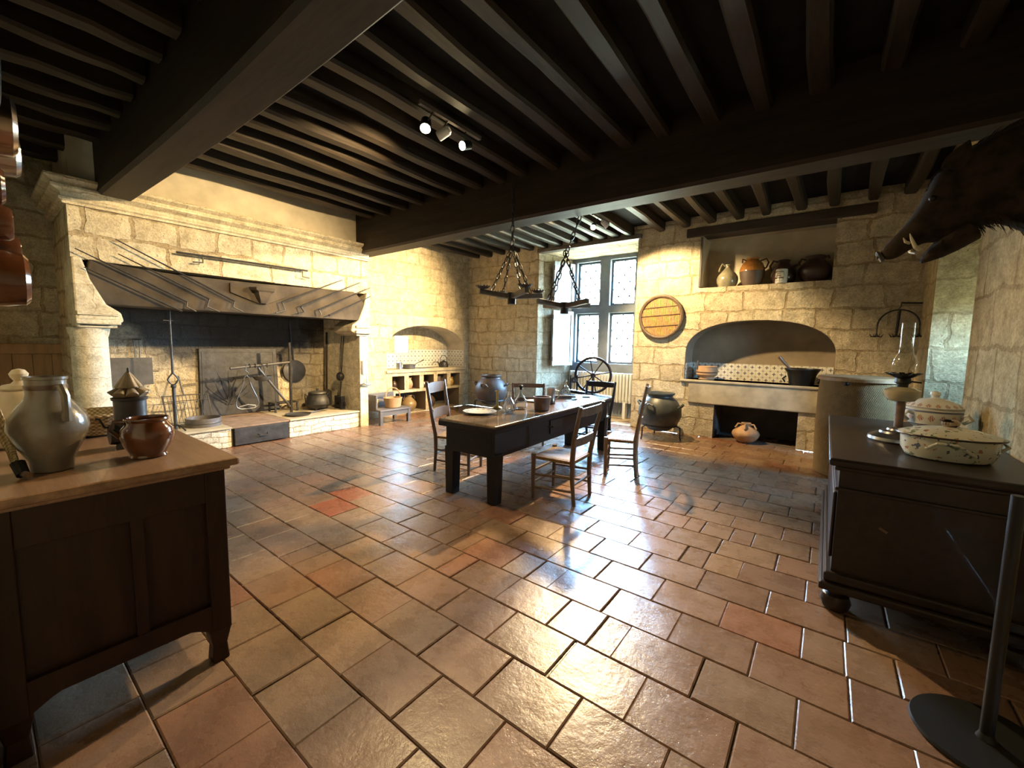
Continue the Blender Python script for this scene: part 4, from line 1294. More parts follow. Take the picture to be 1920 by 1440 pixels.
# spinning wheel at the window
sw = thing('spinning_wheel', 'dark wooden spinning wheel in front of the radiator', 'spinning wheel', (-3.36, 6.85, 0), math.radians(26))
MB().torus((0, 0, 1.03), .315, .024, RM('X', 90), 48, 8).build('wheel_rim', M_TABLE, sw)
for k in range(8):
    a = 2 * PI * k / 8 + .2
    MB().tube([(0, 0, 1.03), (.15 * math.cos(a), 0, 1.03 + .15 * math.sin(a)), (.30 * math.cos(a), 0, 1.03 + .30 * math.sin(a))], [.013, .010, .012], 8).build('spoke', M_TABLE, sw)
MB().lathe([(.035, -.05), (.05, -.02), (.05, .02), (.035, .05)], 16, (0, 0, 1.03), RM('X', 90)).build('hub', M_TABLE, sw)
m = MB()
m.hexa([(-.50, -.09, .72), (.34, -.09, .60), (.34, .09, .60), (-.50, .09, .72), (-.50, -.09, .77), (.34, -.09, .65), (.34, .09, .65), (-.50, .09, .77)])
m.build('bench', M_TABLE, sw, smooth=0, bevel=.006)
for x, y in ((-.40, 0), (.28, -.10), (.28, .10)):
    MB().tube([(x, y * .6, .66), (x + (.06 if x > 0 else -.06), y * 1.8, .0)], [.022, .016], 8).build('leg', M_TABLE, sw)
for y in (-.075, .075):
    MB().tube([(.0, y, .68), (0, y, .85), (0, y, 1.03)], [.018, .022, .014], 8).build('upright', M_TABLE, sw)
for x in (-.40, -.28):
    MB().tube([(x, 0, .74), (x, 0, .86), (x, 0, 1.02)], [.014, .018, .010], 8).build('maiden', M_TABLE, sw)
MB().tube([(-.34, -.14, .93), (-.34, .10, .93)], .010, 6).build('spindle', M_STEEL, sw)
MB().lathe([(.04, -.04), (.055, -.03), (.02, 0), (.055, .03), (.04, .04)], 14, (-.34, -.02, .93), RM('X', 90)).build('bobbin', M_OLDWOOD, sw)
MB().box(-.12, .16, -.05, .10, .10, .12).build('treadle', M_TABLE, sw, smooth=0)

# things on the table
TZ = .7905
t = pot('dinner_plate', 'large white faience plate with blue sprigs at the table\'s near end', 'plate', (-3.02, 3.40, TZ), [(.08, 0), (.09, .004), (.14, .014), (.185, .024), (.185, .028), (.135, .02), (.085, .010), (.01, .009)], china('blue_sprig_plate', [(.0185, .0265, 14, (.08, .12, .35))]), 40)
t = thing('candlestick', 'slim brass candlestick between plate and swirled carafe', 'candlestick', (-3.10, 3.80, TZ))
MB().lathe([(.055, 0), (.058, .008), (.05, .018), (.02, .03), (.014, .05), (.017, .12), (.014, .16), (.018, .20), (.03, .205), (.03, .212), (.012, .212), (.012, .19)], 24).build('stem', M_BRASS, t)
def carafe(label, loc, k=1.0, stopper=False, mat=None):
    t = thing('glass_carafe', label, 'carafe', loc, 0, 'glass carafes on the table')
    P = [(.01, .004), (.055, .002), (.075, .02), (.082, .055), (.070, .10), (.04, .15), (.022, .18), (.020, .23), (.032, .25), (.029, .25), (.017, .23), (.018, .18), (.036, .148), (.066, .10), (.077, .055), (.070, .022), (.01, .012)]
    MB().lathe([(r * k, z * k) for r, z in P], 36).build('body', mat or M_GLASS, t)
    if stopper:
        MB().lathe([(.012, .225 * k), (.017, .25 * k), (.026, .262 * k), (.026, .275 * k), (.01, .285 * k)], 16).build('stopper', M_CHARCOAL, t)
    return t
carafe('swirled clear glass carafe nearest the white plate', (-2.83, 3.68, TZ), .98)
carafe('rounder clear glass carafe with dark stopper behind the swirled one', (-2.90, 4.0, TZ), 1.0, True, M_GLASSP)
carafe('swirled clear glass carafe beyond the pewter tankard', (-3.10, 5.42, TZ), .98)
t = thing('clay_tub', 'rust-brown straight-sided tub in the middle of the table', 'tub', (-2.66, 4.10, TZ))
MB().lathe([(.085, 0), (.09, .004), (.10, .14), (.108, .145), (.108, .155), (.095, .155), (.085, .02), (.01, .02)], 32).build('body', M_RUST, t)
t = thing('pewter_tankard', 'pewter tankard with side handle behind the brown tub', 'tankard', (-2.86, 4.62, TZ))
MB().lathe([(.062, 0), (.065, .01), (.058, .02), (.054, .20), (.057, .205), (.05, .205), (.05, .02), (.01, .02)], 28).build('body', M_PEWTER, t)
handle(t, [(.05, .01, .18), (.10, .03, .17), (.105, .03, .10), (.055, .01, .05)], .008, M_PEWTER)
handle(t, [(-.05, -.01, .19), (-.085, -.01, .20), (-.085, -.01, .09)], .006, M_PEWTER, 'thumb_piece')
t = thing('rolling_pin', 'dark wooden rolling pin lying before the far carafe', 'rolling pin', (-3.02, 5.16, TZ + .026), math.radians(40))
MB().lathe([(.025, -.15), (.026, 0), (.025, .15)], 16, M=RM('Y', 90)).build('roller', M_OLDWOOD, t)
for s in (-1, 1):
    MB().tube([(s * .15, 0, 0), (s * .21, 0, 0)], .012, 8).build('handle', M_OLDWOOD, t)
t = pot('side_plate', 'small white plate near the spinning wheel end of the table', 'plate', (-2.86, 5.62, TZ), [(.05, 0), (.06, .003), (.10, .014), (.10, .018), (.055, .008), (.01, .008)], M_WHITECHINA, 32)
t = pot('side_plate', 'white plate on the far long edge of the table before the reddish chair', 'plate', (-3.12, 4.62, TZ), [(.05, 0), (.06, .003), (.11, .014), (.11, .018), (.055, .008), (.01, .008)], M_WHITECHINA, 32)
t = thing('table_knife', 'table knife lying beside the rolling pin at the table edge', 'knife', (-2.83, 5.10, TZ + .004), math.radians(75))
MB().box(-.10, .03, -.009, .009, -.003, .001).build('blade', M_STEEL, t, smooth=0)
MB().box(.03, .13, -.010, .010, -.004, .010).build('handle', M_TABLE, t, smooth=0)

# ------------------------------------------------------------------ hanging cross chandeliers
def chain(m, p, q, pitch=.055, r=.0045, w=.014):
    p, q = Vector(p), Vector(q)
    n = max(1, int((q - p).length / pitch))
    d = (q - p).normalized()
    s = d.orthogonal().normalized()
    u = d.cross(s)
    for i in range(n):
        c = p + (q - p) * ((i + .5) / n)
        a, b = (s, u) if i % 2 else (u, s)
        L = (q - p).length / n * .62
        pts = [c + d * L * math.cos(t) + a * w * math.sin(t) for t in [2 * PI * k / 10 for k in range(10)]]
        m.tube(pts, r, 5, closed=True)
def chandelier(label, loc, rz, arm, chain_top, pans, ring=False, wood_m=M_OLDWOOD, knot_k=.45):
    t = thing('cross_chandelier', label, 'chandelier', loc, rz)
    dirs = ((1, 0), (-1, 0), (0, 1), (0, -1))
    for k, (dx, dy) in enumerate(dirs):
        MB().bar((dx * .03, dy * .03, .0), (dx * arm, dy * arm, .035), .055, .062).build('arm', wood_m, t, smooth=0, bevel=.006)
    MB().lathe([(.05, -.10), (.055, -.095), (.055, .045), (.045, .05)], 20).build('hub', M_CHARCOAL, t)
    for k in pans:
        dx, dy = dirs[k]
        c = (dx * (arm - .05), dy * (arm - .05), .066)
        m = MB()
        m.lathe([(.02, 0), (.06, .008), (.085, .03), (.078, .03), (.02, .012)], 20, c)
        for j in range(14):
            a = 2 * PI * j / 14
            m.bar((c[0] + .08 * math.cos(a), c[1] + .08 * math.sin(a), c[2] + .028), (c[0] + .095 * math.cos(a), c[1] + .095 * math.sin(a), c[2] + .04), .016, .004)
        m.build('drip_pan', M_IRON, t)
    top = Vector(chain_top)
    knot = Vector((0, 0, top.z * knot_k))
    for k in (0, 1, 2, 3):
        dx, dy = dirs[k]
        m = MB()
        chain(m, (dx * arm * .62, dy * arm * .62, .06), knot, .075, .007, .019)
        m.build('chain', M_IRON, t)
    m = MB()
    chain(m, knot, top, .085, .008, .021)
    m.build('chain', M_IRON, t)
    if ring:
        MB().torus(knot, .045, .007, RM('X', 90), 18, 6).build('ring', M_IRON, t)
    return t
chandelier('cross-shaped wooden chandelier with two spiked drip pans hung before the great beam', (-3.29, 4.29, 2.17), math.radians(62), .44, (0, 0, 1.40), (0, 1, 2, 3))
chandelier('plain cross-shaped chandelier hanging nearer the window on a ringed chain', (-2.80, 4.80, 2.07), math.radians(70), .44, (0, -.25, 1.08), (), True, M_OLDWOOD, .62)

# ------------------------------------------------------------------ track spots
def spot_track(label, loc, length, heads):
    t = thing('track_light', label, 'spotlight track', loc)
    MB().box(-.018, .018, -length / 2 + .12, length / 2 - .05, .0, .035).build('track', M_OLDWOOD, t, smooth=0)
    for (p, aim, r, lit) in heads:
        p = Vector(p)
        d = (Vector(aim) - (Vector(loc) + p)).normalized()
        q = d.to_track_quat('Z', 'Y').to_matrix()
        h = MB().lathe([(r * .55, -.11), (r * .9, -.09), (r, 0), (r, .02), (r * .9, .02), (r * .85, -.01), (.004, -.012)], 20, p, q).build('lamp_head', M_LAMPRING if not lit else M_LAMPBLACK, t)
        MB().tube([p - d * .06, (p.x * .5, p.y, p.z * .4), (0, p.y, .0)], .008, 6).build('bracket', M_LAMPBLACK, t)
        if lit:
            MB().lathe([(r * .80, 0), (r * .4, .012), (.004, .014)], 16, p, q).build('bulb', M_BULB, h)
    return t
T1 = (-2.95, 2.85, 3.60)
T2 = (-3.05, 6.26, 3.57)
H1, H2, H3 = (-.10, -.20, -.10), (-.10, -.02, -.10), (-.03, .22, -.12)
spot_track('spotlight track with blazing lamps on a joist above the floor', T1, .95,
           [(H1, (-1.6, 1.0, .0), .052, True), (H2, (-6.9, 1.5, 1.8), .045, False), (H3, (-3.0, .2, 2.2), .045, True)])
spot_track('spotlight track with one lit lamp beyond the great beam', T2, .75,
           [((-.08, -.06, -.12), (-1.8, 2.5, .6), .045, True), ((.10, .05, -.10), (-1.6, 7.75, 1.9), .045, False)])

def spot_light(name, loc, aim, watts, cone, blend, col=(1.0, .74, .38), size=.05):
    L = bpy.data.lights.new(name, 'SPOT')
    L.energy = watts
    L.color = col
    L.spot_size = math.radians(cone)
    L.spot_blend = blend
    L.shadow_soft_size = size
    o = bpy.data.objects.new(name, L)
    COL.objects.link(o)
    o.location = loc
    o.rotation_euler = (Vector(aim) - Vector(loc)).to_track_quat('-Z', 'Y').to_euler()
    return o
def add(a, b, d=(0, 0, 0)):
    return tuple(x + y + z for x, y, z in zip(a, b, d))
WARM = (1.0, .72, .36)
spot_light('spot_floor', (-3.02, 2.60, 3.46), (-1.9, 1.5, 0), 210, 84, 1.0, WARM)
spot_light('spot_hearth', (-3.10, 2.83, 3.46), (-6.9, 2.3, 1.9), 950, 84, .8, WARM)
spot_light('spot_pier', (-3.02, 6.40, 3.44), (-7.1, 4.8, 1.8), 3600, 74, .9, WARM)
spot_light('spot_right', (-2.92, 3.10, 3.44), (.95, 4.3, 1.05), 300, 38, .9, WARM)
spot_light('spot_table', (-3.14, 6.14, 3.42), (-2.0, 2.0, .0), 1500, 72, .7, WARM)
spot_light('spot_stove', (-2.96, 6.32, 3.44), (-2.3, 7.75, 1.7), 900, 90, .4, WARM)

# ------------------------------------------------------------------ buffet on the near wall and what it carries
bf = thing('buffet', 'long polished oak buffet with overhanging top, its panelled end toward the doorway', 'buffet', (0, 0, 0))
BX0, BX1, BY0, BY1 = -4.28, -2.17, -.02, .75
MB().box(BX0, BX1, BY0, BY1, .965, 1.0).build('top', M_BUFFET_LIT, bf, smooth=0, bevel=.012)
MB().box(BX0 + .03, BX1 - .03, BY0, BY1 - .03, .945, .966).build('moulding', M_BUFFET_LIT, bf, smooth=0, bevel=.008)
MB().box(BX0 + .06, BX1 - .075, BY0, BY1 - .07, .20, .946).build('carcass', M_BUFFET_SHADED, bf, smooth=0)
xe = BX1 - .05
for ya, yb in ((BY1 - .13, BY1 - .05), (BY0, BY0 + .075)):
    MB().box(xe - .03, xe, ya, yb, .16, .946).build('stile', M_BUFFET_SHADED, bf, smooth=0, bevel=.004)
MB().box(xe - .03, xe, BY0 + .075, BY1 - .13, .80, .946).build('top_rail', M_BUFFET_SHADED, bf, smooth=0, bevel=.004)
# shaped lower rail
pts = [(BY0 + .075, .30), (BY0 + .075, .17)]
for i in range(11):
    t = i / 10
    pts.append((BY0 + .075 + t * (BY1 - .13 - BY0 - .075), .17 + .05 * math.sin(PI * t) + .03 * math.sin(3 * PI * t) ** 2))
pts.append((BY1 - .13, .30))
MB().prism(pts, 'x', xe - .03, xe).build('shaped_rail', M_BUFFET_SHADED, bf, smooth=0)
MB().box(xe - .03, xe - .004, .36, .40, .30, .80).build('muntin', M_BUFFET_SHADED, bf, smooth=0)
for x, y in ((xe - .05, BY1 - .095), (xe - .05, BY0 + .04), (BX0 + .11, BY1 - .095), (BX0 + .11, BY0 + .04)):
    m = MB()
    rows = []
    for z, r in ((.22, .045), (.16, .045), (.08, .030), (.03, .034), (.0, .036)):
        rows.append([(x - r, y - r, z), (x + r, y - r, z), (x + r, y + r, z), (x - r, y + r, z)])
    m.rings(rows)
    m.build('leg', M_BUFFET_SHADED, bf, smooth=0, bevel=.006)
# stoneware pitcher
BZ = 1.0005
t = thing('stoneware_pitcher', 'large grey salt-glazed stoneware pitcher at the front of the oak buffet', 'pitcher', (-2.515, .185, BZ))
MB().lathe([(.055, 0), (.062, .006), (.066, .05), (.10, .12), (.118, .18), (.112, .225), (.088, .265), (.066, .295), (.060, .32), (.060, .375), (.064, .378), (.064, .388), (.054, .388), (.052, .33), (.01, .31)], 44).build('body', M_STONEWARE, t)
MB().lathe([(.0605, .335), (.0625, .338), (.0625, .352), (.0605, .355)], 40, caps=False).build('neck_band', M_STONEWARE_BAND, t)
handle(t, [(.05, .022, .345), (.085, .035, .350), (.105, .042, .315), (.105, .042, .26), (.10, .040, .215)], [.014, .014, .014, .014, .018], M_STONEWARE)
# glazed bowl-pot
t = thing('glazed_pot', 'small squat shiny brown glazed pot near the corner of the oak buffet', 'pot', (-2.50, .487, BZ))
MB().lathe([(.062, 0), (.07, .006), (.066, .015), (.088, .06), (.098, .10), (.094, .135), (.078, .155), (.074, .165), (.082, .178), (.080, .184), (.070, .184), (.066, .165), (.08, .11), (.01, .04)], 40).build('body', M_GLAZE, t)
handle(t, [(-.03, -.07, .165), (-.045, -.105, .165), (-.045, -.115, .13), (-.03, -.09, .10)], .012, M_GLAZE)
# chestnut roaster
t = thing('lantern_roaster', 'black tin drum roaster topped with cone-shaped vents and a side crank', 'roaster', (-2.80, .485, BZ))
MB().lathe([(.062, 0), (.064, .235), (.070, .238), (.072, .25), (.06, .255), (.01, .26)], 32).build('drum', M_TIN, t)
m = MB()
for ring_r, z, n, L, tilt in ((.052, .262, 8, .075, 58), (.026, .295, 7, .075, 42)):
    for k in range(n):
        a = 2 * PI * k / n + (.2 if n == 7 else 0)
        base = Vector((ring_r * math.cos(a) * 1.25, ring_r * math.sin(a) * 1.25, z))
        tip = Vector((.004 * math.cos(a), .004 * math.sin(a), z + .085 if n == 7 else z + .06))
        d = (tip - base)
        q = d.normalized().to_track_quat('Z', 'Y').to_matrix()
        m.lathe([(.024, 0), (.026, .004), (.003, d.length)], 12, base, q)
m.build('cone_vents', M_TINPALE, t)
MB().torus((0, 0, .385), .012, .003, RM('X', 90), 12, 5).build('ring', M_IRON, t)
handle(t, [(.0, -.06, .10), (0, -.10, .11), (0, -.115, .15), (0, -.13, .155)], .005, M_IRON, 'crank')
MB().lathe([(.05, -.03), (.055, 0), (.05, .03)], 20, (0, -.055, .07), RM('X', 90)).build('side_drum', M_TIN, t)
# coil basket, lidded box, hand broom
t = thing('straw_bowl', 'coiled straw bread basket on the buffet behind the pitcher', 'basket', (-3.30, .42, BZ))
MB().lathe([(.09, 0), (.12, .01), (.17, .09), (.185, .125), (.175, .13), (.11, .02), (.01, .02)], 36).build('body', M_STRAW, t)
m = MB()
for i in range(6):
    zz = .02 + i * .02
    rr = .125 + i * .0115
    m.torus((0, 0, zz), rr, .011, None, 40, 6)
m.build('coils', M_STRAW, t)
t = thing('lidded_pot', 'pale turned-wood pot with a ball-knobbed lid behind the pitcher', 'pot', (-3.22, .15, BZ))
MB().lathe([(.10, 0), (.11, .01), (.125, .12), (.105, .24), (.075, .275), (.06, .28), (.01, .28)], 32).build('body', M_BOXWOOD, t)
MB().lathe([(.065, .281), (.070, .29), (.06, .305), (.03, .312), (.018, .325), (.03, .345), (.034, .36), (.022, .38), (.004, .386)], 28).build('lid', M_BOXWOOD, t)
t = thing('hand_broom', 'bound straw hand broom leaning at the wall edge of the buffet', 'broom', (-2.46, .03, BZ))
m = MB()
for i in range(14):
    a = R.uniform(-.02, .02)
    b = R.uniform(-.05, .05)
    m.tube([(.0 + a * .4, .06 + a * .5, .03), (-.10 + a, .04 + b * .3, .14), (-.22 + b, .02 + b * .3, .26)], [.006, .005, .003], 5)
m.build('bristles', M_STRAW, t)
MB().tube([(.02, .072, .015), (-.02, .062, .055)], [.020, .022], 10).build('binding', M_CHARCOAL, t)
MB().tube([(.02, .072, .02), (.06, .085, .018)], .012, 8).build('grip', M_CHAIR, t)

# pans hanging on the near wall
def wall_pan(label, x, z, r, depth, mat, name='hanging_saucepan'):
    t = thing(name, label, 'pan', (x, YN, z), 0, 'pans hanging on the doorway wall')
    q = RM('X', -90)
    MB().lathe([(r * .98, .012), (r, .016), (r * .97, depth * .7), (r * .9, depth * .93), (r * .75, depth), (.01, depth)], 36, M=q).build('body', mat, t)
    MB().bar((0, .02, r * .95), (0, .015, r + .16), .025, .008, (0, 1, 0)).build('handle', M_IRON, t)
    return t
wall_pan('largest silvery pan hanging high on the doorway wall', -2.24, 2.50, .25, .150, M_SILVER)
wall_pan('copper-toned pan hanging just below the largest pan', -2.64, 2.37, .125, .205, M_COPPER)
wall_pan('small tinned pan hanging beyond the copper-toned one', -2.885, 2.33, .10, .225, M_SILVER)
wall_pan('topmost brown glazed mould in the row over the buffet', -2.30, 2.06, .07, .145, M_GLAZE, 'glazed_mould')
wall_pan('second brown glazed mould in the row over the buffet', -2.47, 1.965, .07, .165, M_GLAZE, 'glazed_mould')
wall_pan('third brown glazed mould in the row over the buffet', -2.66, 1.885, .075, .190, M_GLAZE, 'glazed_mould')
wall_pan('lowest and largest brown glazed mould over the buffet', -2.50, 1.765, .11, .195, M_GLAZE, 'glazed_mould')

# ------------------------------------------------------------------ chest on the right wall and what it carries
ch = thing('walnut_chest', 'dark walnut chest on bun feet standing against the ochre wall', 'chest', (0, 0, 0))
CX0, CX1, CY0, CY1 = .05, .945, 3.0, 5.05
MB().box(CX0, CX1, CY0, CY1, .885, .93).build('top', M_CHEST, ch, smooth=0, bevel=.014)
MB().box(CX0 + .03, CX1, CY0 + .03, CY1 - .03, .855, .886).build('cornice', M_CHEST, ch, smooth=0, bevel=.010)
MB().box(CX0 + .055, CX1, CY0 + .055, CY1 - .055, .24, .856).build('carcass', M_CHEST, ch, smooth=0)
MB().box(CX0 + .040, CX1, CY0 + .040, CY1 - .04, .735, .755).build('waist_moulding', M_CHEST, ch, smooth=0, bevel=.006)
for k in range(2):
    y = 3.10 + k * .97
    d = MB().box(CX0 + .035, CX0 + .056, y, y + .90, .30, .71).build('front_panel', M_CHEST, ch, smooth=0, bevel=.012)
m = MB()
m.box(CX0 + .02, CX1, CY0 + .02, CY1 - .02, .18, .24)
m.box(CX0 + .0, CX1, CY0, CY1, .13, .18)
m.build('plinth', M_CHEST, ch, smooth=0, bevel=.014)
for x in (CX0 + .09, CX1 - .10):
    for y in (CY0 + .09, CY1 - .09):
        MB().lathe([(.04, 0), (.068, .015), (.078, .05), (.065, .09), (.045, .105), (.05, .13)], 24, (x, y, 0)).build('bun_foot', M_CHEST, ch)
MB().bar((.30, CY0 + .052, .56), (.335, CY0 + .052, .54), .012, .006, (0, 1, 0)).build('lock_scar', M_CHAIR, ch)
CZ = .9305
lp = thing('oil_lamp', 'tall glass oil lamp with pewter foot standing on the walnut chest', 'lamp', (.425, 3.90, CZ))
MB().lathe([(.155, 0), (.16, .01), (.155, .03), (.12, .05), (.10, .055), (.095, .068), (.06, .075), (.055, .088), (.03, .095), (.025, .10)], 40).build('foot', M_PEWTER, lp)
MB().lathe([(.025, .10), (.024, .12), (.028, .26), (.026, .275)], 20).build('column', M_RUST, lp)
MB().lathe([(.03, .275), (.07, .285), (.095, .32), (.098, .355), (.06, .375), (.03, .38)], 32).build('oil_font', plain('milky_font_glass', (.40, .33, .20), .1, 0, var=.15, bump=.05, coat=.4), lp)
MB().lathe([(.03, .38), (.032, .40), (.045, .41), (.04, .44), (.03, .455)], 20).build('burner', M_CHARCOAL, lp)
m = MB()
for k in range(12):
    a = 2 * PI * k / 12
    m.bar((.04 * math.cos(a), .04 * math.sin(a), .445), (.095 * math.cos(a), .095 * math.sin(a), .475), .03, .004)
m.build('gallery', M_CHARCOAL, lp)
MB().tube([(.04, -.02, .42), (.09, -.03, .415)], .006, 6).build('wick_key', M_IRON, lp)
MB().lathe([(.035, .46), (.062, .50), (.068, .54), (.058, .58), (.040, .61), (.036, .66), (.036, .82)], 32, caps=False).build('glass_chimney', M_CHIMNEY, lp)
tu = thing('tureen', 'white lidded tureen with bands of small red flowers behind the lamp', 'tureen', (.70, 4.62, CZ))
MB().lathe([(.10, 0), (.115, .01), (.105, .025), (.15, .06), (.168, .12), (.165, .165), (.172, .172), (.165, .18), (.13, .18), (.01, .17)], 40).build('bowl', M_TUREEN, tu)
MB().lathe([(.168, .183), (.17, .192), (.14, .222), (.08, .252), (.03, .262), (.02, .27), (.032, .29), (.028, .31), (.004, .318)], 40).build('lid', M_TUREEN, tu)
for s in (-1, 1):
    handle(tu, [(s * .13, -.10, .14), (s * .165, -.13, .155), (s * .19, -.12, .12), (s * .155, -.085, .085)], .013, M_WHITECHINA)
ca = thing('casserole', 'oval cream casserole painted with flowers and a copper-knobbed lid', 'casserole', (.60, 3.46, CZ), math.radians(8))
MB().lathe([(.15, 0), (.165, .008), (.185, .05), (.19, .125), (.19, .13), (.17, .13), (.01, .12)], 44, sx=1.12, sy=.86).build('bowl', M_CASS, ca)
MB().lathe([(.19, .131), (.205, .134), (.205, .142), (.17, .158), (.10, .180), (.04, .188), (.01, .189)], 44, sx=1.12, sy=.86).build('lid', M_CASS, ca)
MB().torus((0, 0, .138), .205, .006, None, 48, 6, 1.12, .86).build('lid_rim', M_DARKJUG, ca)
MB().lathe([(.022, .187), (.034, .20), (.034, .218), (.02, .23), (.004, .232)], 20, sx=1.2).build('knob', M_COPPER, ca)
handle(ca, [(-.13, -.13, .07), (-.10, -.18, .11), (-.02, -.195, .11), (.06, -.165, .055)], .009, M_CASS)
handle(ca, [(.17, .06, .10), (.23, .02, .115), (.235, -.03, .10), (.19, -.04, .07)], .009, M_CASS)

# black post stand in the near corner
st = thing('rope_post', 'black slim post on a flat round base beside the chest', 'post', (.61, 2.36, 0))
MB().lathe([(.215, 0), (.225, .008), (.22, .02), (.03, .026), (.02, .05)], 44).build('base', M_CHARCOAL, st)
MB().tube([(0, 0, .02), (0, 0, 1.02)], .021, 14).build('pole', M_CHARCOAL, st)

# ------------------------------------------------------------------ boar's head
def boar():
    t = thing('boar_head', 'mounted dark bristly boar head with open jaw and pale tusks on the ochre wall', 'boar head', (0, 0, 0))
    # (top x,z), (bottom x,z), half width
    S = [((.214, 2.192), (.240, 2.136), .042), ((.252, 2.246), (.305, 2.138), .062), ((.296, 2.300), (.352, 2.182), .068), ((.345, 2.370), (.415, 2.222), .080),
         ((.392, 2.485), (.455, 2.222), .110), ((.418, 2.605), (.560, 2.205), .148), ((.497, 2.685), (.630, 2.285), .175), ((.600, 2.760), (.715, 2.305), .205),
         ((.700, 2.800), (.800, 2.255), .235), ((.790, 2.84), (.87, 2.20), .255), ((.945, 2.88), (.945, 2.15), .265)]
    m = MB()
    rows = []
    yc = 3.62
    for i, (a, b, hw) in enumerate(S):
        c = Vector(((a[0] + b[0]) / 2, yc, (a[1] + b[1]) / 2))
        u = Vector((a[0] - b[0], 0, a[1] - b[1])) / 2
        row = []
        for k in range(20):
            th = 2 * PI * k / 20
            row.append(c + u * math.cos(th) + Vector((0, hw * math.sin(th) * (1 + .12 * math.cos(2 * th)), 0)))
        rows.append(row)
    m.rings(rows)
    body = m.build('head', M_FUR, t, smooth=60)
    sub = body.modifiers.new('sub', 'SUBSURF'); sub.levels = 1; sub.render_levels = 2
    # lower jaw
    m = MB()
    rows = []
    for (cx, cz, hw, hh) in ((.416, 2.106, .020, .010), (.440, 2.128, .046, .028), (.480, 2.160, .068, .046), (.530, 2.205, .090, .062), (.60, 2.28, .11, .085)):
        rows.append([(cx - hh * .70 * math.cos(2 * PI * k / 12), yc + hw * math.sin(2 * PI * k / 12), cz + hh * .72 * math.cos(2 * PI * k / 12)) for k in range(12)])
    m.rings(rows)
    m.build('lower_jaw', M_FUR, t, smooth=60)
    # snout disc with nostrils, eye, tusks, ears, mane
    m = MB()
    q = Vector((-.86, 0, -.50)).to_track_quat('Z', 'Y').to_matrix()
    m.lathe([(.036, -.01), (.040, .004), (.034, .010), (.004, .008)], 20, (.222, yc, 2.160), q, 1.0, 1.0)
    m.build('snout_disc', M_SNOUT, t)
    for s in (-1, 1):
        MB().ball((.212, yc + s * .016, 2.158), .009, n=10).build('nostril', M_CHARCOAL, t)
        MB().ball((.425, yc + s * .112, 2.455), .018, n=12).build('eye', M_CHARCOAL, t)
        MB().tube([(.40, yc + s * .05, 2.175), (.375, yc + s * .085, 2.19), (.355, yc + s * .095, 2.235), (.345, yc + s * .09, 2.27)], [.012, .011, .008, .002], 8).build('tusk', M_IVORY, t)
        MB().tube([(.35, yc + s * .055, 2.22), (.33, yc + s * .08, 2.225), (.318, yc + s * .085, 2.25)], [.010, .008, .002], 8).build('tusk', M_IVORY, t)
        m = MB()
        rows = []
        base = Vector((.485, yc + s * .135, 2.60))
        tip = Vector((.535, yc + s * .215, 2.715))
        for i in range(6):
            f = i / 5
            w = .048 * math.sin(PI * (.30 + .70 * f)) + .003
            c = base.lerp(tip, f)
            rows.append([c + Vector((-w, 0, w * .25)), c + Vector((0, s * .016 * (1 - f), -.004)), c + Vector((w, 0, -w * .25)), c + Vector((0, -s * .010, .004))])
        m.rings(rows)
        m.build('ear', M_FUR, t, smooth=60)
    m = MB()
    rr = random.Random(11)
    for i in range(170):
        f = rr.random()
        k = 4 + f * 5.5
        i0 = int(k); g = k - i0
        a = Vector((S[i0][0][0], 0, S[i0][0][1])).lerp(Vector((S[i0 + 1][0][0], 0, S[i0 + 1][0][1])), g)
        y = yc + rr.uniform(-.05, .05)
        p = Vector((a.x, y, a.z - .012))
        L = rr.uniform(.03, .07)
        d = Vector((.55 + rr.uniform(-.2, .3), rr.uniform(-.25, .25), .8)).normalized()
        m.tube([p, p + d * L * .6, p + d * L + Vector((.012, 0, -.004))], [.0028, .002, .0006], 4)
    for i in range(130):
        f = rr.random()
        k = 5 + f * 3.5
        i0 = int(k); g = k - i0
        a = Vector((S[i0][1][0], 0, S[i0][1][1])).lerp(Vector((S[i0 + 1][1][0], 0, S[i0 + 1][1][1])), g)
        y = yc + rr.uniform(-.10, .10)
        p = Vector((a.x, y, a.z + .02))
        L = rr.uniform(.03, .075)
        d = Vector((.5 + rr.uniform(-.2, .4), rr.uniform(-.3, .3), -.8)).normalized()
        m.tube([p, p + d * L * .6, p + d * L], [.0028, .002, .0006], 4)
    m.build('mane', M_FUR, t)['kind'] = 'stuff'
    pts = []
    MB().prism([(3.33, 2.10), (3.62, 2.02), (3.91, 2.10), (3.95, 2.6), (3.80, 2.93), (3.62, 3.0), (3.44, 2.93), (3.29, 2.6)], 'x', .920, .949).build('mount_board', M_CHEST, t, smooth=0, bevel=.008)
boar()

# ------------------------------------------------------------------ daylight and camera
W = bpy.data.worlds.new('daylight')
SC.world = W
W.use_nodes = True
wn = W.node_tree
for n in list(wn.nodes):
    wn.nodes.remove(n)
tc = wn.nodes.new('ShaderNodeTexCoord')
sp = wn.nodes.new('ShaderNodeSeparateXYZ')
cr_ = wn.nodes.new('ShaderNodeValToRGB')
mr = wn.nodes.new('ShaderNodeMapRange')
bg = wn.nodes.new('ShaderNodeBackground')
ow = wn.nodes.new('ShaderNodeOutputWorld')
wn.links.new(tc.outputs['Generated'], sp.inputs[0])
wn.links.new(sp.outputs[2], mr.inputs[0])
mr.inputs[1].default_value = -.5
mr.inputs[2].default_value = .5
e = cr_.color_ramp.elements
e[0].position = .0; e[0].color = (.11, .13, .10, 1)
e[1].position = 1.0; e[1].color = (.30, .60, 1.0, 1)
x = e.new(.46); x.color = (.19, .22, .17, 1)
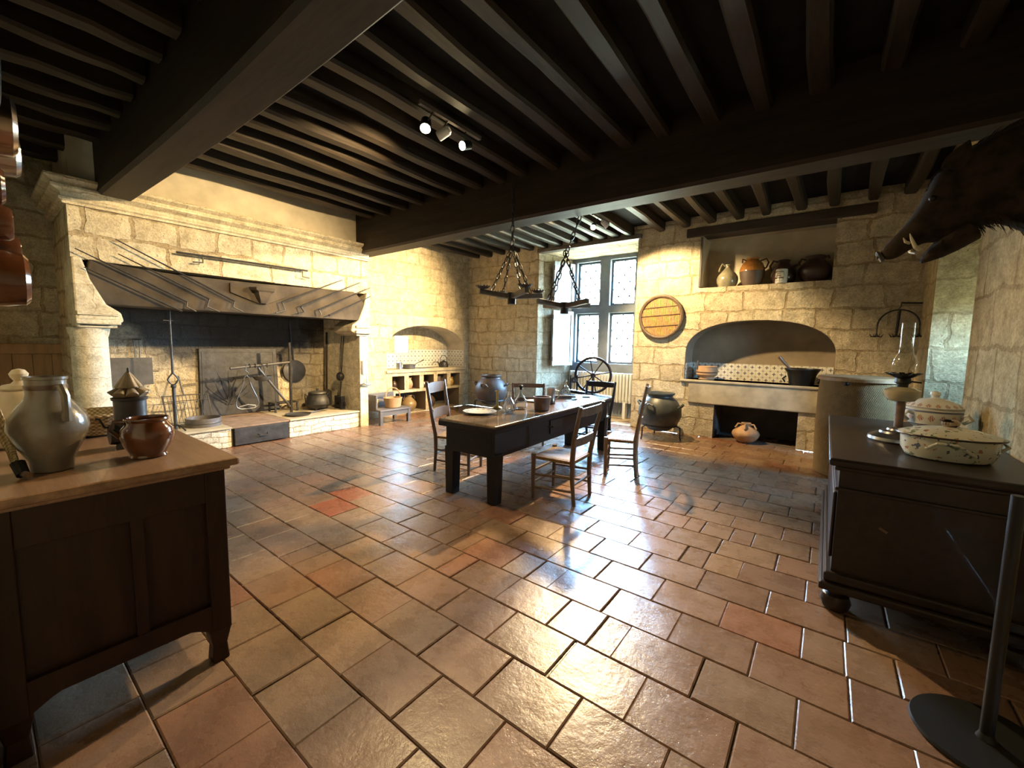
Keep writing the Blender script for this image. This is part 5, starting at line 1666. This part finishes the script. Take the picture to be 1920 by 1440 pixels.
x = e.new(.54); x.color = (.46, .74, 1.0, 1)
wn.links.new(mr.outputs[0], cr_.inputs[0])
wn.links.new(cr_.outputs[0], bg.inputs[0])
bg.inputs[1].default_value = 340.0
wn.links.new(bg.outputs[0], ow.inputs[0])
def portal(name, loc, look, sx, sy):
    L = bpy.data.lights.new(name, 'AREA')
    L.shape = 'RECTANGLE'
    L.size, L.size_y = sx, sy
    L.cycles.is_portal = True
    o = bpy.data.objects.new(name, L)
    COL.objects.link(o)
    o.location = loc
    o.rotation_euler = Vector(look).to_track_quat('-Z', 'Z').to_euler()
portal('daylight_portal', (-4.06, YB + .25, 2.32), (0, -1, 0), 1.6, 2.5)
portal('daylight_portal', (XL - 1.0, 6.15, 1.52), (1, 0, 0), .45, .45)
portal('daylight_portal', (2.20, 6.27, 1.85), (-1, 0, 0), .4, .6)

cam = bpy.data.cameras.new('camera')
co = bpy.data.objects.new('camera', cam)
COL.objects.link(co)
cam.sensor_fit = 'HORIZONTAL'
cam.sensor_width = 36.0
cam.lens = 36.0 * 776.0 / 1920.0
cam.clip_start = .02
yaw, pit, rol = math.radians(37.2), math.radians(5.4), math.radians(1.05)
fw = Vector((-math.sin(yaw) * math.cos(pit), math.cos(yaw) * math.cos(pit), -math.sin(pit)))
rt = Vector((math.cos(yaw), math.sin(yaw), 0))
up = rt.cross(fw)
r2 = rt * math.cos(rol) + up * math.sin(rol)
u2 = up * math.cos(rol) - rt * math.sin(rol)
Mx = Matrix((r2, u2, -fw)).transposed().to_4x4()
Mx.translation = Vector((0, 0, 1.55))
co.matrix_world = Mx
SC.camera = co
SC.view_settings.view_transform = 'Standard'
SC.view_settings.look = 'None'
SC.view_settings.exposure = 0.1
SC.view_settings.gamma = 1.0
SC.view_settings.use_curve_mapping = False
SC.cycles.max_bounces = 8
SC.cycles.glossy_bounces = 3
SC.cycles.diffuse_bounces = 2
SC.cycles.transparent_max_bounces = 12
SC.cycles.sample_clamp_indirect = 6.0
SC.cycles.use_denoising = True
